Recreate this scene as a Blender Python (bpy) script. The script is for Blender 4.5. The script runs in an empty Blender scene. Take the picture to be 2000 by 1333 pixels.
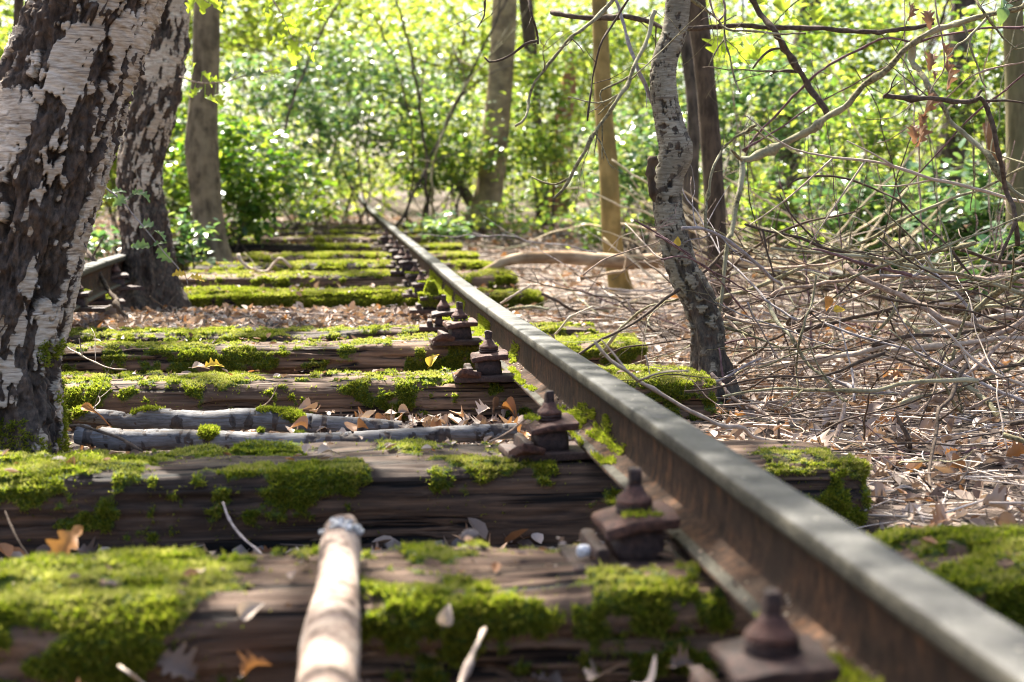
import bpy, math, random
import numpy as np
from math import radians, sin, cos, pi
from mathutils import Vector

S = bpy.context.scene
COL = S.collection
# ------------------------------------------------------------------ camera, world, sun, exposure
F_PX = 2778.0
CAM = np.array([0.0, 0.0, 0.67])
YAW, PITCH = radians(7.08), radians(5.6)
cd = bpy.data.cameras.new('camera')
cd.sensor_width = 36.0
cd.lens = 50.0
cd.clip_start = 0.05
cd.clip_end = 600
cd.dof.use_dof = True
cd.dof.focus_distance = 3.95
cd.dof.aperture_fstop = 3.8
cam = bpy.data.objects.new('camera', cd)
cam.location = CAM
cam.rotation_euler = (radians(90) - PITCH, 0, -YAW)
COL.objects.link(cam)
S.camera = cam

SUN_EL, SUN_AZ = radians(56), radians(-20)          # azimuth from +Y, negative = to the left
w = bpy.data.worlds.new('World')
S.world = w
w.use_nodes = True
wn = w.node_tree
bg = wn.nodes['Background']
sky = wn.nodes.new('ShaderNodeTexSky')
sky.sky_type = 'NISHITA'
sky.sun_disc = False
sky.sun_elevation = SUN_EL
sky.sun_rotation = SUN_AZ
sky.air_density = 0.8
sky.dust_density = 4.0
sky.ozone_density = 0.3
wn.links.new(sky.outputs['Color'], bg.inputs['Color'])
bg.inputs['Strength'].default_value = 0.085
sl = bpy.data.lights.new('sun', 'SUN')
sl.energy = 5.0
sl.angle = radians(0.53)
sl.color = (1.0, 0.945, 0.85)
so = bpy.data.objects.new('sun', sl)
sd = Vector((sin(SUN_AZ) * cos(SUN_EL), cos(SUN_AZ) * cos(SUN_EL), sin(SUN_EL)))
so.rotation_euler = sd.to_track_quat('Z', 'Y').to_euler()
so.location = (-8, 12, 20)
COL.objects.link(so)
S.view_settings.view_transform = 'Standard'
S.view_settings.look = 'None'
S.view_settings.exposure = 2.28
S.view_settings.gamma = 1.0
S.render.engine = 'CYCLES'
S.cycles.max_bounces = 8
S.cycles.diffuse_bounces = 4
S.cycles.transmission_bounces = 5
S.cycles.glossy_bounces = 2
S.cycles.use_denoising = True
S.cycles.filter_width = 1.0

# ------------------------------------------------------------------ pixel helpers (2000 x 1333 frame)
FWD = np.array([sin(YAW) * cos(PITCH), cos(YAW) * cos(PITCH), -sin(PITCH)])
RGT = np.array([cos(YAW), -sin(YAW), 0.0])
UPV = np.cross(RGT, FWD)
def ray(px, py):
    return FWD + RGT * ((px - 1000) / F_PX) + UPV * ((666.5 - py) / F_PX)
def at(px, py, D):
    return CAM + ray(px, py) * D
def atY(px, py, Y):
    d = ray(px, py)
    return CAM + d * (Y / d[1])
def atz(px, py, z):
    d = ray(px, py)
    return CAM + d * ((z - CAM[2]) / d[2])

# ------------------------------------------------------------------ noise
def _h(ix, iy, iz, seed):
    n = (ix.astype(np.int64) * 374761393 + iy.astype(np.int64) * 668265263 + iz.astype(np.int64) * 2147483647 + seed * 1274126177) & 0xFFFFFFFF
    n = ((n ^ (n >> 13)) * 1274126177) & 0xFFFFFFFF
    n = ((n ^ (n >> 16)) * 2246822519) & 0xFFFFFFFF
    return ((n ^ (n >> 15)) & 0xFFFFFF) / float(0xFFFFFF)
def vn(P, seed=0):
    P = np.asarray(P, float)
    i = np.floor(P).astype(np.int64)
    f = P - i
    u = f * f * f * (f * (f * 6 - 15) + 10)
    x, y, z = i[..., 0], i[..., 1], i[..., 2]
    r = 0
    for a in (0, 1):
        for b in (0, 1):
            for c in (0, 1):
                wgt = (u[..., 0] if a else 1 - u[..., 0]) * (u[..., 1] if b else 1 - u[..., 1]) * (u[..., 2] if c else 1 - u[..., 2])
                r = r + wgt * _h(x + a, y + b, z + c, seed)
    return r * 2 - 1
def fbm(P, octs=4, seed=0, gain=0.5):
    P = np.asarray(P, float)
    r, a, t = 0, 1.0, 0.0
    for k in range(octs):
        r = r + a * vn(P * (2.03 ** k) + 17.3 * k, seed + k)
        t += a
        a *= gain
    return r / t * 1.6
def sstep(a, b, x):
    t = np.clip((x - a) / (b - a), 0, 1)
    return t * t * (3 - 2 * t)
def stack(*a):
    return np.stack(np.broadcast_arrays(*[np.asarray(q, float) for q in a]), -1)

# ------------------------------------------------------------------ objects
def mesh(name, V, faces, mats, idx=None, smooth=True, attrs=None):
    me = bpy.data.meshes.new(name)
    V = np.ascontiguousarray(np.asarray(V, np.float32).reshape(-1, 3))
    if isinstance(faces, np.ndarray):
        faces = [faces]
    faces = [np.asarray(f, np.int32) for f in faces if len(f)]
    tot = sum(f.shape[0] for f in faces)
    lv = np.concatenate([f.ravel() for f in faces])
    ls, p = [], 0
    for f in faces:
        n, k = f.shape
        ls.append(p + np.arange(n, dtype=np.int32) * k)
        p += n * k
    ls = np.concatenate(ls)
    me.vertices.add(len(V))
    me.vertices.foreach_set('co', V.ravel())
    me.loops.add(len(lv))
    me.loops.foreach_set('vertex_index', lv)
    me.polygons.add(tot)
    me.polygons.foreach_set('loop_start', ls.astype(np.int32))
    if not isinstance(mats, (list, tuple)):
        mats = [mats]
    for m in mats:
        me.materials.append(m)
    if idx is not None:
        me.polygons.foreach_set('material_index', np.asarray(idx, np.int32))
    me.polygons.foreach_set('use_smooth', np.full(tot, bool(smooth)))
    for k, a in (attrs or {}).items():
        at_ = me.attributes.new(k, 'FLOAT', 'POINT')
        at_.data.foreach_set('value', np.ascontiguousarray(a, np.float32).ravel())
    me.update(calc_edges=True)
    return me
def tag(o, label=None, cat=None, group=None, kind=None):
    if label: o['label'] = label
    if cat: o['category'] = cat
    if group: o['group'] = group
    if kind: o['kind'] = kind
    return o
def thing(name, loc, label, cat, group=None):
    o = bpy.data.objects.new(name, None)
    o.empty_display_size = 0.1
    o.location = [float(q) for q in loc]
    COL.objects.link(o)
    return tag(o, label, cat, group)
def obj(name, V, F, mats, parent=None, root=None, **kw):
    """one mesh object; V in world space; root = the top-level thing it belongs to"""
    r = root or parent
    V = np.asarray(V, float).reshape(-1, 3)
    if r is not None:
        V = V - np.array(r.location)
    o = bpy.data.objects.new(name, mesh(name, V, F, mats, **kw))
    COL.objects.link(o)
    if parent is not None:
        o.parent = parent
    return o
def solo(name, V, F, mats, label, cat, group=None, **kw):
    """a thing that is one mesh, its origin at its lowest middle"""
    V = np.asarray(V, float).reshape(-1, 3)
    c = (V.min(0) + V.max(0)) / 2
    c[2] = V[:, 2].min()
    o = bpy.data.objects.new(name, mesh(name, V - c, F, mats, **kw))
    o.location = c
    COL.objects.link(o)
    return tag(o, label, cat, group)
class Bag:
    """collects several shapes into one mesh"""
    def __init__(s): s.V, s.F, s.n, s.A = [], {}, 0, []
    def add(s, V, F, a=None):
        V = np.asarray(V, float).reshape(-1, 3)
        for f in (F if isinstance(F, list) else [F]):
            f = np.asarray(f)
            if len(f): s.F.setdefault(f.shape[1], []).append(f + s.n)
        s.V.append(V); s.n += len(V)
        if a is not None: s.A.append(np.asarray(a, float).ravel())
    def get(s): return np.concatenate(s.V), [np.concatenate(f) for f in s.F.values()]

def grid_faces(nr, nc, wrap=False, off=0):
    c = nc if wrap else nc - 1
    i, j = np.meshgrid(np.arange(nr - 1), np.arange(c), indexing='ij')
    j2 = (j + 1) % nc
    return np.stack([i * nc + j, i * nc + j2, (i + 1) * nc + j2, (i + 1) * nc + j], -1).reshape(-1, 4) + off
def spline(P, n, extra=None):
    P = np.asarray(P, float)
    if len(P) == 2:
        P = np.array([P[0], P[0] * .67 + P[1] * .33, P[0] * .33 + P[1] * .67, P[1]])
    Q = np.vstack([2 * P[0] - P[1], P, 2 * P[-1] - P[-2]])
    dense = []
    for k in range(1, len(Q) - 2):
        p0, p1, p2, p3 = Q[k - 1], Q[k], Q[k + 1], Q[k + 2]
        t = np.linspace(0, 1, 14, endpoint=False)[:, None]
        dense.append(.5 * ((2 * p1) + (p2 - p0) * t + (2 * p0 - 5 * p1 + 4 * p2 - p3) * t * t + (3 * p1 - p0 - 3 * p2 + p3) * t ** 3))
    dense = np.vstack(dense + [P[-1:]])
    s = np.r_[0, np.cumsum(np.linalg.norm(np.diff(dense[:, :3], axis=0), axis=1))]
    t = np.linspace(0, s[-1], n)
    return np.stack([np.interp(t, s, dense[:, k]) for k in range(dense.shape[1])], -1), t
def frames(C):
    T = np.gradient(C, axis=0)
    T /= np.linalg.norm(T, axis=1)[:, None] + 1e-12
    a = np.array([1.0, 0, 0]) if abs(T[0][0]) < .9 else np.array([0, 1.0, 0])
    A = np.zeros_like(C)
    a = a - T[0] * a.dot(T[0]); a /= np.linalg.norm(a)
    for i in range(len(C)):
        a = a - T[i] * a.dot(T[i]); a /= np.linalg.norm(a) + 1e-12
        A[i] = a
    return T, A, np.cross(T, A)
def tube(C, R, seg=8, cap=True, rough=0.0, seed=0, freq=60):
    C = np.asarray(C, float); R = np.broadcast_to(np.asarray(R, float), (len(C),))
    T, A, B = frames(C)
    th = np.arange(seg) / seg * 2 * pi
    D = A[:, None] * np.cos(th)[None, :, None] + B[:, None] * np.sin(th)[None, :, None]
    RR = np.repeat(R[:, None], seg, 1)
    if rough:
        RR = RR * (1 + rough * fbm((C[:, None] + D * R[:, None, None]) * freq, 2, seed))
    V = (C[:, None] + D * RR[..., None]).reshape(-1, 3)
    F = [grid_faces(len(C), seg, True)]
    if cap:
        n = len(V)
        V = np.vstack([V, C[0], C[-1]])
        j = np.arange(seg); j2 = (j + 1) % seg
        o = (len(C) - 1) * seg
        F.append(np.vstack([np.stack([np.full(seg, n), j2, j], -1), np.stack([np.full(seg, n + 1), o + j, o + j2], -1)]))
    return V, F
def lathe(prof, seg=20, c=(0, 0, 0)):
    prof = np.asarray(prof, float)
    th = np.arange(seg) / seg * 2 * pi
    V = np.stack([prof[:, 0, None] * np.cos(th), prof[:, 0, None] * np.sin(th), np.repeat(prof[:, 1, None], seg, 1)], -1).reshape(-1, 3) + np.array(c)
    return V, [grid_faces(len(prof), seg, True)]
def block(x0, x1, y0, y1, z0, z1, b=.003, n=1):
    """box with bevelled edges (rounded superellipsoid of a subdivided cube)"""
    k = 6
    g = np.linspace(-1, 1, k)
    Vs, Fs, off = [], [], 0
    for ax in range(3):
        for sg in (-1, 1):
            u, v = np.meshgrid(g, g, indexing='ij')
            P = np.zeros((k, k, 3)); P[..., ax] = sg
            P[..., (ax + 1) % 3] = u if sg > 0 else v
            P[..., (ax + 2) % 3] = v if sg > 0 else u
            Vs.append(P.reshape(-1, 3)); Fs.append(grid_faces(k, k, False, off)); off += k * k
    P = np.vstack(Vs)
    h = np.array([x1 - x0, y1 - y0, z1 - z0]) / 2
    Q = P * h
    inner = np.clip(Q, -(h - b), h - b)
    snap = np.where(np.abs(P) > .99, np.sign(P) * h, np.where(np.abs(P) > .5, np.sign(P) * (h - b), Q))
    inner = np.clip(snap, -(h - b), h - b)
    d = snap - inner
    L = np.linalg.norm(d, axis=1)[:, None]
    Q = inner + np.where(L > 1e-9, d / (L + 1e-12) * b, 0)
    return Q + np.array([x0 + x1, y0 + y1, z0 + z1]) / 2, np.vstack(Fs)

# ------------------------------------------------------------------ materials
class NT:
    def __init__(s, name):
        s.m = bpy.data.materials.new(name); s.m.use_nodes = True
        s.t = s.m.node_tree; s.t.nodes.clear()
        s.out = s.t.nodes.new('ShaderNodeOutputMaterial')
    def n(s, ty, ins=None, **kw):
        d = s.t.nodes.new('ShaderNode' + ty)
        for k, v in kw.items(): setattr(d, k, v)
        for k, v in (ins or {}).items():
            if hasattr(v, 'is_output'): s.t.links.new(v, d.inputs[k])
            else: d.inputs[k].default_value = v
        return d
    def ramp(s, fac, stops):
        d = s.t.nodes.new('ShaderNodeValToRGB')
        e = d.color_ramp.elements
        while len(e) < len(stops): e.new(.5)
        for q, (p, c) in zip(e, stops):
            q.position = p; q.color = (*c, 1) if isinstance(c, tuple) else (c, c, c, 1)
        s.t.links.new(fac, d.inputs['Fac'])
        return d.outputs['Color']
    def mix(s, f, a, b, ty='MIX'):
        d = s.t.nodes.new('ShaderNodeMix'); d.data_type = 'RGBA'; d.blend_type = ty
        for k, v in ((0, f), (6, a), (7, b)):
            if hasattr(v, 'is_output'): s.t.links.new(v, d.inputs[k])
            else: d.inputs[k].default_value = v if k == 0 else (*v, 1)
        return d.outputs[2]
    def coord(s, scale=(1, 1, 1)):
        c = s.n('TexCoord').outputs['Object']
        return s.n('Mapping', {'Vector': c, 'Scale': scale}).outputs['Vector']
    def noise(s, scale, detail=4, vec=None, rough=.55, dist=0):
        return s.n('TexNoise', {'Vector': vec if vec is not None else s.coord(), 'Scale': scale, 'Detail': detail, 'Roughness': rough, 'Distortion': dist}).outputs['Fac']
    def attr(s, name): return s.n('Attribute', attribute_name=name).outputs['Fac']
    def isl(s): return s.n('NewGeometry').outputs['Random Per Island']
    def bump(s, h, strength=.5, dist=.004):
        return s.n('Bump', {'Height': h, 'Strength': strength, 'Distance': dist}).outputs['Normal']
    def princ(s, col, rough=.8, bump=None, spec=.3, metal=0.0):
        ins = {'Base Color': col if hasattr(col, 'is_output') else (*col, 1), 'Roughness': rough, 'Specular IOR Level': spec, 'Metallic': metal}
        if bump is not None: ins['Normal'] = bump
        return s.n('BsdfPrincipled', ins).outputs[0]
    def done(s, sh):
        s.t.links.new(sh, s.out.inputs['Surface']); return s.m

def leaf_mat(name, refl, trans, mixf=.45, rough=.42, spec=.45):
    n = NT(name)
    r = n.isl()
    k = len(refl)
    st = lambda cs: [((i + .5) / k, c) for i, c in enumerate(cs)]
    col = n.ramp(r, st(refl)); tr = n.ramp(r, st(trans))
    p = n.princ(col, rough, None, spec)
    t = n.n('BsdfTranslucent', {'Color': tr}).outputs[0]
    return n.done(n.n('MixShader', {0: mixf, 1: p, 2: t}).outputs[0])

def bark_mat(name, c1, c2, c3=None, scale=(1, 1, .15), ns=60, bumpd=.004, rough=.9):
    n = NT(name)
    v = n.coord(scale)
    a = n.noise(ns, 5, v)
    b = n.noise(6, 3)
    col = n.ramp(a, [(.35, c1), (.62, c2)])
    if c3: col = n.mix(n.ramp(b, [(.45, 0.0), (.65, 1.0)]), col, c3)
    return n.done(n.princ(col, rough, n.bump(a, .7, bumpd), .2))

M = {}
# green leaves
M['leaf_bush'] = leaf_mat('bush_leaf', [(.035, .085, .022), (.05, .12, .03), (.07, .14, .03), (.09, .16, .035)],
                          [(.15, .28, .035), (.26, .4, .04), (.38, .48, .05), (.5, .54, .07)], .48, .32, .55)
M['leaf_sun'] = leaf_mat('sunny_leaf', [(.04, .09, .018), (.06, .12, .022), (.08, .15, .025), (.1, .16, .03)],
                         [(.22, .34, .03), (.34, .45, .04), (.44, .52, .05), (.55, .58, .09)], .52, .36, .5)
M['leaf_dark'] = leaf_mat('dark_glossy_leaf', [(.03, .07, .018), (.04, .09, .022), (.055, .11, .024), (.07, .13, .03)], [(.09, .24, .015), (.18, .34, .02), (.3, .45, .03), (.42, .52, .04)], .45, .32, .6)
M['leaf_teal'] = leaf_mat('bluish_leaf', [(.035, .09, .045), (.05, .12, .06), (.06, .14, .06), (.08, .15, .06)],
                          [(.11, .23, .06), (.18, .31, .07), (.27, .39, .08), (.36, .45, .08)], .40, .32, .6)
M['leaf_canopy'] = leaf_mat('canopy_leaf', [(.05, .11, .025), (.07, .14, .03)], [(.2, .38, .04), (.34, .5, .05)], .45)
M['leaf_oak'] = leaf_mat('oak_leaf', [(.07, .14, .05), (.09, .17, .05)], [(.25, .42, .06), (.33, .5, .06)], .4, .4, .5)
M['leaf_maple'] = leaf_mat('maple_leaf', [(.1, .19, .03), (.12, .2, .03)], [(.5, .66, .04), (.55, .7, .05)], .6, .45)
M['leaf_yellow'] = leaf_mat('yellow_leaf', [(.5, .32, .03), (.55, .38, .05)], [(.6, .4, .04), (.6, .45, .05)], .35, .5)
M['leaf_orange'] = leaf_mat('orange_leaf', [(.38, .17, .05), (.42, .2, .06)], [(.5, .22, .05), (.5, .25, .06)], .3, .55)
M['leaf_brown'] = leaf_mat('brown_leaf', [(.16, .085, .05), (.22, .12, .07)], [(.3, .14, .06), (.34, .17, .08)], .3, .6)
M['leaf_pale'] = leaf_mat('pale_leaf', [(.42, .33, .25), (.5, .4, .31)], [(.4, .3, .2), (.45, .33, .22)], .25, .6)
M['litter'] = leaf_mat('dry_litter_leaf', [(.17, .11, .08), (.42, .32, .25), (.08, .052, .04), (.52, .42, .34), (.3, .21, .155), (.38, .29, .23), (.38, .17, .06), (.12, .085, .066), (.6, .5, .43)],
                       [(.2, .12, .06), (.3, .18, .1), (.14, .08, .04), (.36, .24, .14), (.26, .15, .07), (.28, .18, .1), (.42, .18, .04), (.18, .1, .06), (.4, .28, .18)], .2, .6)
# moss
def moss_mat(name, refl, trans):
    n = NT(name)
    r = n.isl(); k = len(refl)
    st = lambda cs: [((i + .5) / k, c) for i, c in enumerate(cs)]
    big = n.noise(9, 2)
    col = n.mix(n.ramp(big, [(.4, 0.0), (.62, 1.0)]), n.ramp(r, st(refl)), n.ramp(r, st([(a * 1.35, b * 1.15, c * 1.1) for a, b, c in refl])))
    p = n.princ(col, .7, None, .25)
    t = n.n('BsdfTranslucent', {'Color': n.ramp(r, st(trans))}).outputs[0]
    return n.done(n.n('MixShader', {0: .45, 1: p, 2: t}).outputs[0])
M['moss'] = moss_mat('moss', [(.075, .10, .01), (.13, .16, .014), (.2, .225, .022), (.27, .26, .045)],
                     [(.22, .31, .015), (.32, .41, .02), (.42, .49, .03), (.5, .52, .07)])
M['moss_dry'] = moss_mat('dry_moss', [(.2, .22, .03), (.29, .3, .05), (.37, .36, .09), (.4, .36, .13)],
                         [(.34, .38, .05), (.42, .46, .07), (.5, .5, .12), (.52, .5, .16)])
# sleeper wood with a moss under-layer
def wood_mat(name, c1, c2, c3):
    n = NT(name)
    g = n.noise(110, 6, n.coord((.035, 1, 1)), .7)
    g1 = n.noise(36, 4, n.coord((.05, 1, 1)), .6)
    g2 = n.noise(5, 4, n.coord((.35, 1, 1)), .6)
    crack = n.ramp(n.noise(60, 3, n.coord((.03, 1, 1)), .55), [(.36, 0.0), (.46, 1.0)])
    col = n.mix(.5, n.ramp(g, [(.3, c1), (.52, c2), (.72, c3)]), n.ramp(g1, [(.35, c1), (.55, c2), (.7, c3)]))
    col = n.mix(n.ramp(g2, [(.42, 0.0), (.68, .8)]), col, n.ramp(g, [(.35, c2), (.65, (c3[0] * 1.6, c3[1] * 1.4, c3[2] * 1.2))]))
    col = n.mix(crack, (c1[0] * .3, c1[1] * .3, c1[2] * .3), col)
    ms = n.ramp(n.attr('moss'), [(.4, 0.0), (.75, 1.0)])
    mc = n.ramp(n.noise(160, 3), [(.35, (.035, .06, .008)), (.7, (.12, .16, .018))])
    col = n.mix(ms, col, mc)
    h = n.mix(.5, n.mix(.5, g, g1), crack)
    return n.done(n.princ(col, .78, n.bump(h, 1.0, .007), .3))
M['wood_brown'] = wood_mat('weathered_sleeper_wood', (.035, .021, .013), (.10, .06, .038), (.25, .17, .115))
M['wood_dark'] = wood_mat('tarred_sleeper_wood', (.012, .0085, .0065), (.036, .024, .017), (.15, .10, .068))
# rail steel
def rail_mat(name, c1, c2, c3, ns, rough, spec, speck=False, bd=.0008, st=(1, 1, 1), scale=None):
    n = NT(name)
    a = n.noise(ns, 8, n.coord(st), .72); b = n.noise(7, 5, None, .65)
    col = n.mix(n.ramp(b, [(.38, 0.0), (.62, 1.0)]), n.ramp(a, [(.38, c1), (.62, c2)]), n.ramp(a, [(.35, (c3[0] * .55, c3[1] * .55, c3[2] * .55)), (.65, (c3[0] * 1.3, c3[1] * 1.3, c3[2] * 1.3))]))
    fine = n.noise(420, 4, None, .7)
    col = n.mix(.55, col, n.ramp(fine, [(.35, .12), (.65, .82)]), 'OVERLAY')
    if scale:
        col = n.mix(n.ramp(n.noise(26, 6, n.coord((1, 1, .5)), .7), [(.55, 0.0), (.66, .75)]), col, scale)
    if speck:
        vo = n.n('TexVoronoi', {'Vector': n.coord(), 'Scale': 42}).outputs['Distance']
        col = n.mix(n.ramp(vo, [(.06, 1.0), (.1, 0.0)]), col, (.5, .46, .38))
    return n.done(n.princ(col, rough, n.bump(n.mix(.5, a, fine), 1.0, bd), spec))
M['rail_top'] = rail_mat('worn_rail_steel', (.042, .041, .037), (.098, .094, .084), (.068, .065, .058), 24, .66, .32, True, .0012)
M['rail_side'] = rail_mat('dull_rail_steel', (.03, .027, .02), (.1, .09, .062), (.058, .052, .038), 110, .8, .25, False, .002)
M['rail_rust'] = rail_mat('rusty_rail_web', (.018, .012, .0085), (.105, .055, .03), (.05, .031, .02), 70, .88, .2, False, .003, (1, 1, .4), (.15, .07, .032))
M['rust'] = rail_mat('rusty_iron', (.02, .0125, .011), (.105, .05, .034), (.055, .034, .029), 90, .62, .35, False, .003)
M['rust_red'] = rail_mat('red_rust_iron', (.045, .02, .015), (.18, .078, .048), (.105, .056, .045), 80, .66, .35, False, .003)
# birch bark driven by the plate attribute of the mesh
def birch_mat(name, w1, w2, d1, d2, soft=.06):
    n = NT(name)
    a = n.attr('bark')
    fine = n.noise(30, 5, n.coord((1, 1, 6)), .65)
    pl = n.noise(9, 3)
    ln = n.noise(11, 2, n.coord((1, 1, 14)), .7)
    white = n.mix(n.ramp(pl, [(.35, 0.0), (.65, 1.0)]), w1, w2)
    white = n.mix(n.ramp(fine, [(.32, .8), (.62, 0.0)]), white, (w2[0] * .42, w2[1] * .36, w2[2] * .3))
    white = n.mix(n.ramp(ln, [(.56, 0.0), (.64, .7)]), white, (.12, .085, .06))
    rough = n.noise(60, 8, n.coord((1, 1, .45)), .75)
    dark = n.ramp(rough, [(.34, d1), (.52, d2), (.66, (d2[0] * 2.2, d2[1] * 2.0, d2[2] * 1.8))])
    dark = n.mix(n.ramp(n.noise(14, 3), [(.45, 0.0), (.62, .65)]), dark, n.ramp(n.noise(70, 4, n.coord((1, 1, .35))), [(.35, d1), (.7, (.12, .07, .042))]))
    col = n.mix(n.ramp(n.mix(.0 if soft < .1 else .35, a, fine), [(.5 - soft, 0.0), (.5 + soft, 1.0)]), dark, white)
    return n.done(n.princ(col, .8, n.bump(n.mix(.5, rough, fine), .6, .004), .25))
M['birch'] = birch_mat('birch_bark', (.62, .535, .43), (.46, .375, .28), (.010, .008, .007), (.08, .06, .046))
M['birch_grey'] = birch_mat('grey_birch_bark', (.34, .305, .225), (.2, .175, .125), (.014, .012, .010), (.085, .072, .054), .2)
M['birch_log'] = birch_mat('silver_birch_log', (.23, .225, .225), (.15, .145, .145), (.03, .027, .027), (.075, .065, .06))
M['bark_grey'] = bark_mat('smooth_grey_bark', (.06, .045, .027), (.16, .125, .08), (.22, .17, .105), (1, 1, .3), 22, .005)
M['bark_tan'] = bark_mat('honey_smooth_bark', (.2, .135, .045), (.34, .235, .085), (.17, .125, .045), (1, 1, .5), 14, .003)
M['bark_beige'] = bark_mat('beige_smooth_bark', (.24, .17, .09), (.36, .27, .15), (.14, .1, .06), (1, 1, 2.5), 6, .003)
M['bark_dark'] = bark_mat('dark_rough_bark', (.03, .024, .018), (.09, .07, .052), (.13, .1, .075), (1, 1, .25), 40, .012)
M['bark_brown'] = bark_mat('brown_bark', (.04, .028, .018), (.105, .073, .047), None, (1, 1, .3), 40, .005)
M['bark_green'] = bark_mat('greenish_bark', (.1, .085, .04), (.18, .15, .075), (.14, .13, .06), (1, 1, .2), 30, .006)
M['bark_orange'] = bark_mat('orange_brown_bark', (.2, .09, .045), (.3, .15, .08), None, (1, 1, .3), 30, .005)
M['tw_tan'] = bark_mat('tan_twig', (.2, .14, .105), (.42, .32, .25), None, (1, 1, 1), 80, .002)
M['tw_dark'] = bark_mat('dark_twig', (.05, .035, .025), (.11, .08, .058), None, (1, 1, 1), 80, .002)
M['tw_lichen'] = bark_mat('lichen_twig', (.07, .055, .03), (.25, .22, .12), (.36, .34, .23), (1, 1, 1), 110, .004)
M['tw_pale'] = bark_mat('pale_dead_twig', (.32, .25, .19), (.5, .42, .34), (.42, .33, .27), (1, 1, 1), 60, .002)
M['tw_purple'] = bark_mat('purple_cane', (.1, .055, .055), (.19, .115, .115), None, (1, 1, 1), 60, .001)
M['tw_grey'] = bark_mat('grey_twig', (.2, .17, .16), (.34, .3, .29), None, (1, 1, 1), 80, .002)
M['log_brown'] = bark_mat('rotten_log_wood', (.16, .1, .055), (.33, .22, .13), (.42, .32, .22), (.2, 1, 1), 40, .006)
M['reed'] = bark_mat('dry_straw', (.45, .36, .22), (.62, .52, .36), None, (1, 1, .2), 60, .001)
M['fungus'] = bark_mat('white_fungus', (.6, .6, .6), (.8, .8, .8), None, (1, 1, 1), 60, .002)
def stick_mat():
    n = NT('peeling_stick_bark')
    a = n.noise(22, 5, None, .7); b = n.noise(70, 4)
    col = n.ramp(a, [(.36, (.05, .034, .025)), (.45, (.19, .13, .1)), (.53, (.31, .235, .18)), (.66, (.43, .355, .29))])
    col = n.mix(n.ramp(b, [(.55, 0.0), (.75, .5)]), col, (.2, .12, .08))
    return n.done(n.princ(col, .75, n.bump(b, .6, .003), .3))
M['stick'] = stick_mat()
def stone_mat():
    n = NT('ballast_stone')
    col = n.ramp(n.isl(), [(.1, (.1, .085, .075)), (.4, (.2, .17, .15)), (.7, (.15, .13, .12)), (.95, (.32, .28, .25))])
    return n.done(n.princ(col, .85, n.bump(n.noise(150, 3), .5, .002), .3))
M['stone'] = stone_mat()
_n = NT('rust_crumb')
M['crumb'] = _n.done(_n.princ(_n.ramp(_n.isl(), [(.2, (.05, .03, .022)), (.6, (.13, .08, .055)), (.9, (.36, .3, .22))]), .9))
def ground_mat():
    n = NT('leaf_litter_soil')
    vo = n.n('TexVoronoi', {'Vector': n.n('Mapping', {'Vector': n.coord(), 'Scale': (1, 1, .3)}).outputs[0], 'Scale': 26})
    r = n.n('SeparateColor', {0: vo.outputs['Color']}).outputs[0]
    col = n.ramp(r, [(.1, (.035, .025, .02)), (.4, (.085, .06, .045)), (.65, (.18, .13, .1)), (.9, (.34, .27, .22))])
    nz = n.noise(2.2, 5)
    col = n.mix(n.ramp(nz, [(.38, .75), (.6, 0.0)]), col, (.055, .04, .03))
    g = n.noise(90, 3)
    col = n.mix(.25, col, n.ramp(g, [(.3, .05), (.7, .6)]), 'OVERLAY')
    return n.done(n.princ(col, .9, n.bump(n.mix(.5, vo.outputs['Distance'], g), .8, .02), .2))
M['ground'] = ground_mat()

# ------------------------------------------------------------------ the lie of the land
_py = np.array([-20, 0, 5.5, 7.5, 8.5, 10.8, 12.4, 13.8, 16.8, 23.6, 33.6, 60, 200])
_pz = np.array([0, 0, 0, .03, .05, .075, .10, .125, .17, .29, .55, .9, 1.5])
_dy = np.linspace(-20, 200, 2201)
_dz = np.convolve(np.pad(np.interp(_dy, _py, _pz), 10, mode='edge'), np.ones(21) / 21, 'valid')
def prof(Y): return np.interp(Y, _dy, _dz)
RAIL_X, RAIL_LX, SL_TOP, RH = .5405, -1.02, .155, .138
def gz(X, Y, rough=True):
    X = np.asarray(X, float); Y = np.asarray(Y, float)
    z = prof(Y)
    inside = sstep(-1.9, -1.5, X) * (1 - sstep(.95, 1.25, X))
    bed = np.interp(Y, [0, 2.2, 2.6, 3.0, 3.3, 3.7, 4.3, 4.6, 5.2, 5.6, 6.1, 6.8, 7.2, 7.7, 9, 30], [.0, .0, .0, .02, .06, .06, .03, .045, .07, .09, .125, .115, .085, .1, .1, .1])
    side = .02 + .05 * sstep(9, 14, Y)
    left = .06 + .05 * sstep(1.5, 3, -X)
    z = z + inside * bed + (1 - inside) * np.where(X > 0, side, left)
    if rough:
        P = stack(X, Y, 0)
        z = z + .02 * fbm(P * 1.7, 3, 5) * sstep(1.0, 1.8, np.abs(X + .2) + .25) + .006 * fbm(P * 9, 2, 9)
        z = z + sstep(8, 30, Y) * .12 * fbm(P * .25, 2, 12)
    return z
RNG = np.random.default_rng(7)

def axis(*segs):
    out = []
    for a, b, n in segs: out.append(np.linspace(a, b, n, endpoint=False))
    return np.r_[np.concatenate(out), segs[-1][1]]
gx = axis((-160, -30, 14), (-30, -6, 30), (-6, -2, 50), (-2, 3.4, 240), (3.4, 8, 50), (8, 30, 30), (30, 160, 14))
gy = axis((-8, .8, 20), (.8, 7, 250), (7, 16, 130), (16, 40, 80), (40, 260, 20))
XX, YY = np.meshgrid(gx, gy)
o = obj('ground', stack(XX, YY, gz(XX, YY)), grid_faces(len(gy), len(gx)), M['ground'])
tag(o, 'woodland floor of soil and dry leaf litter', 'ground', kind='structure')

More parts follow.
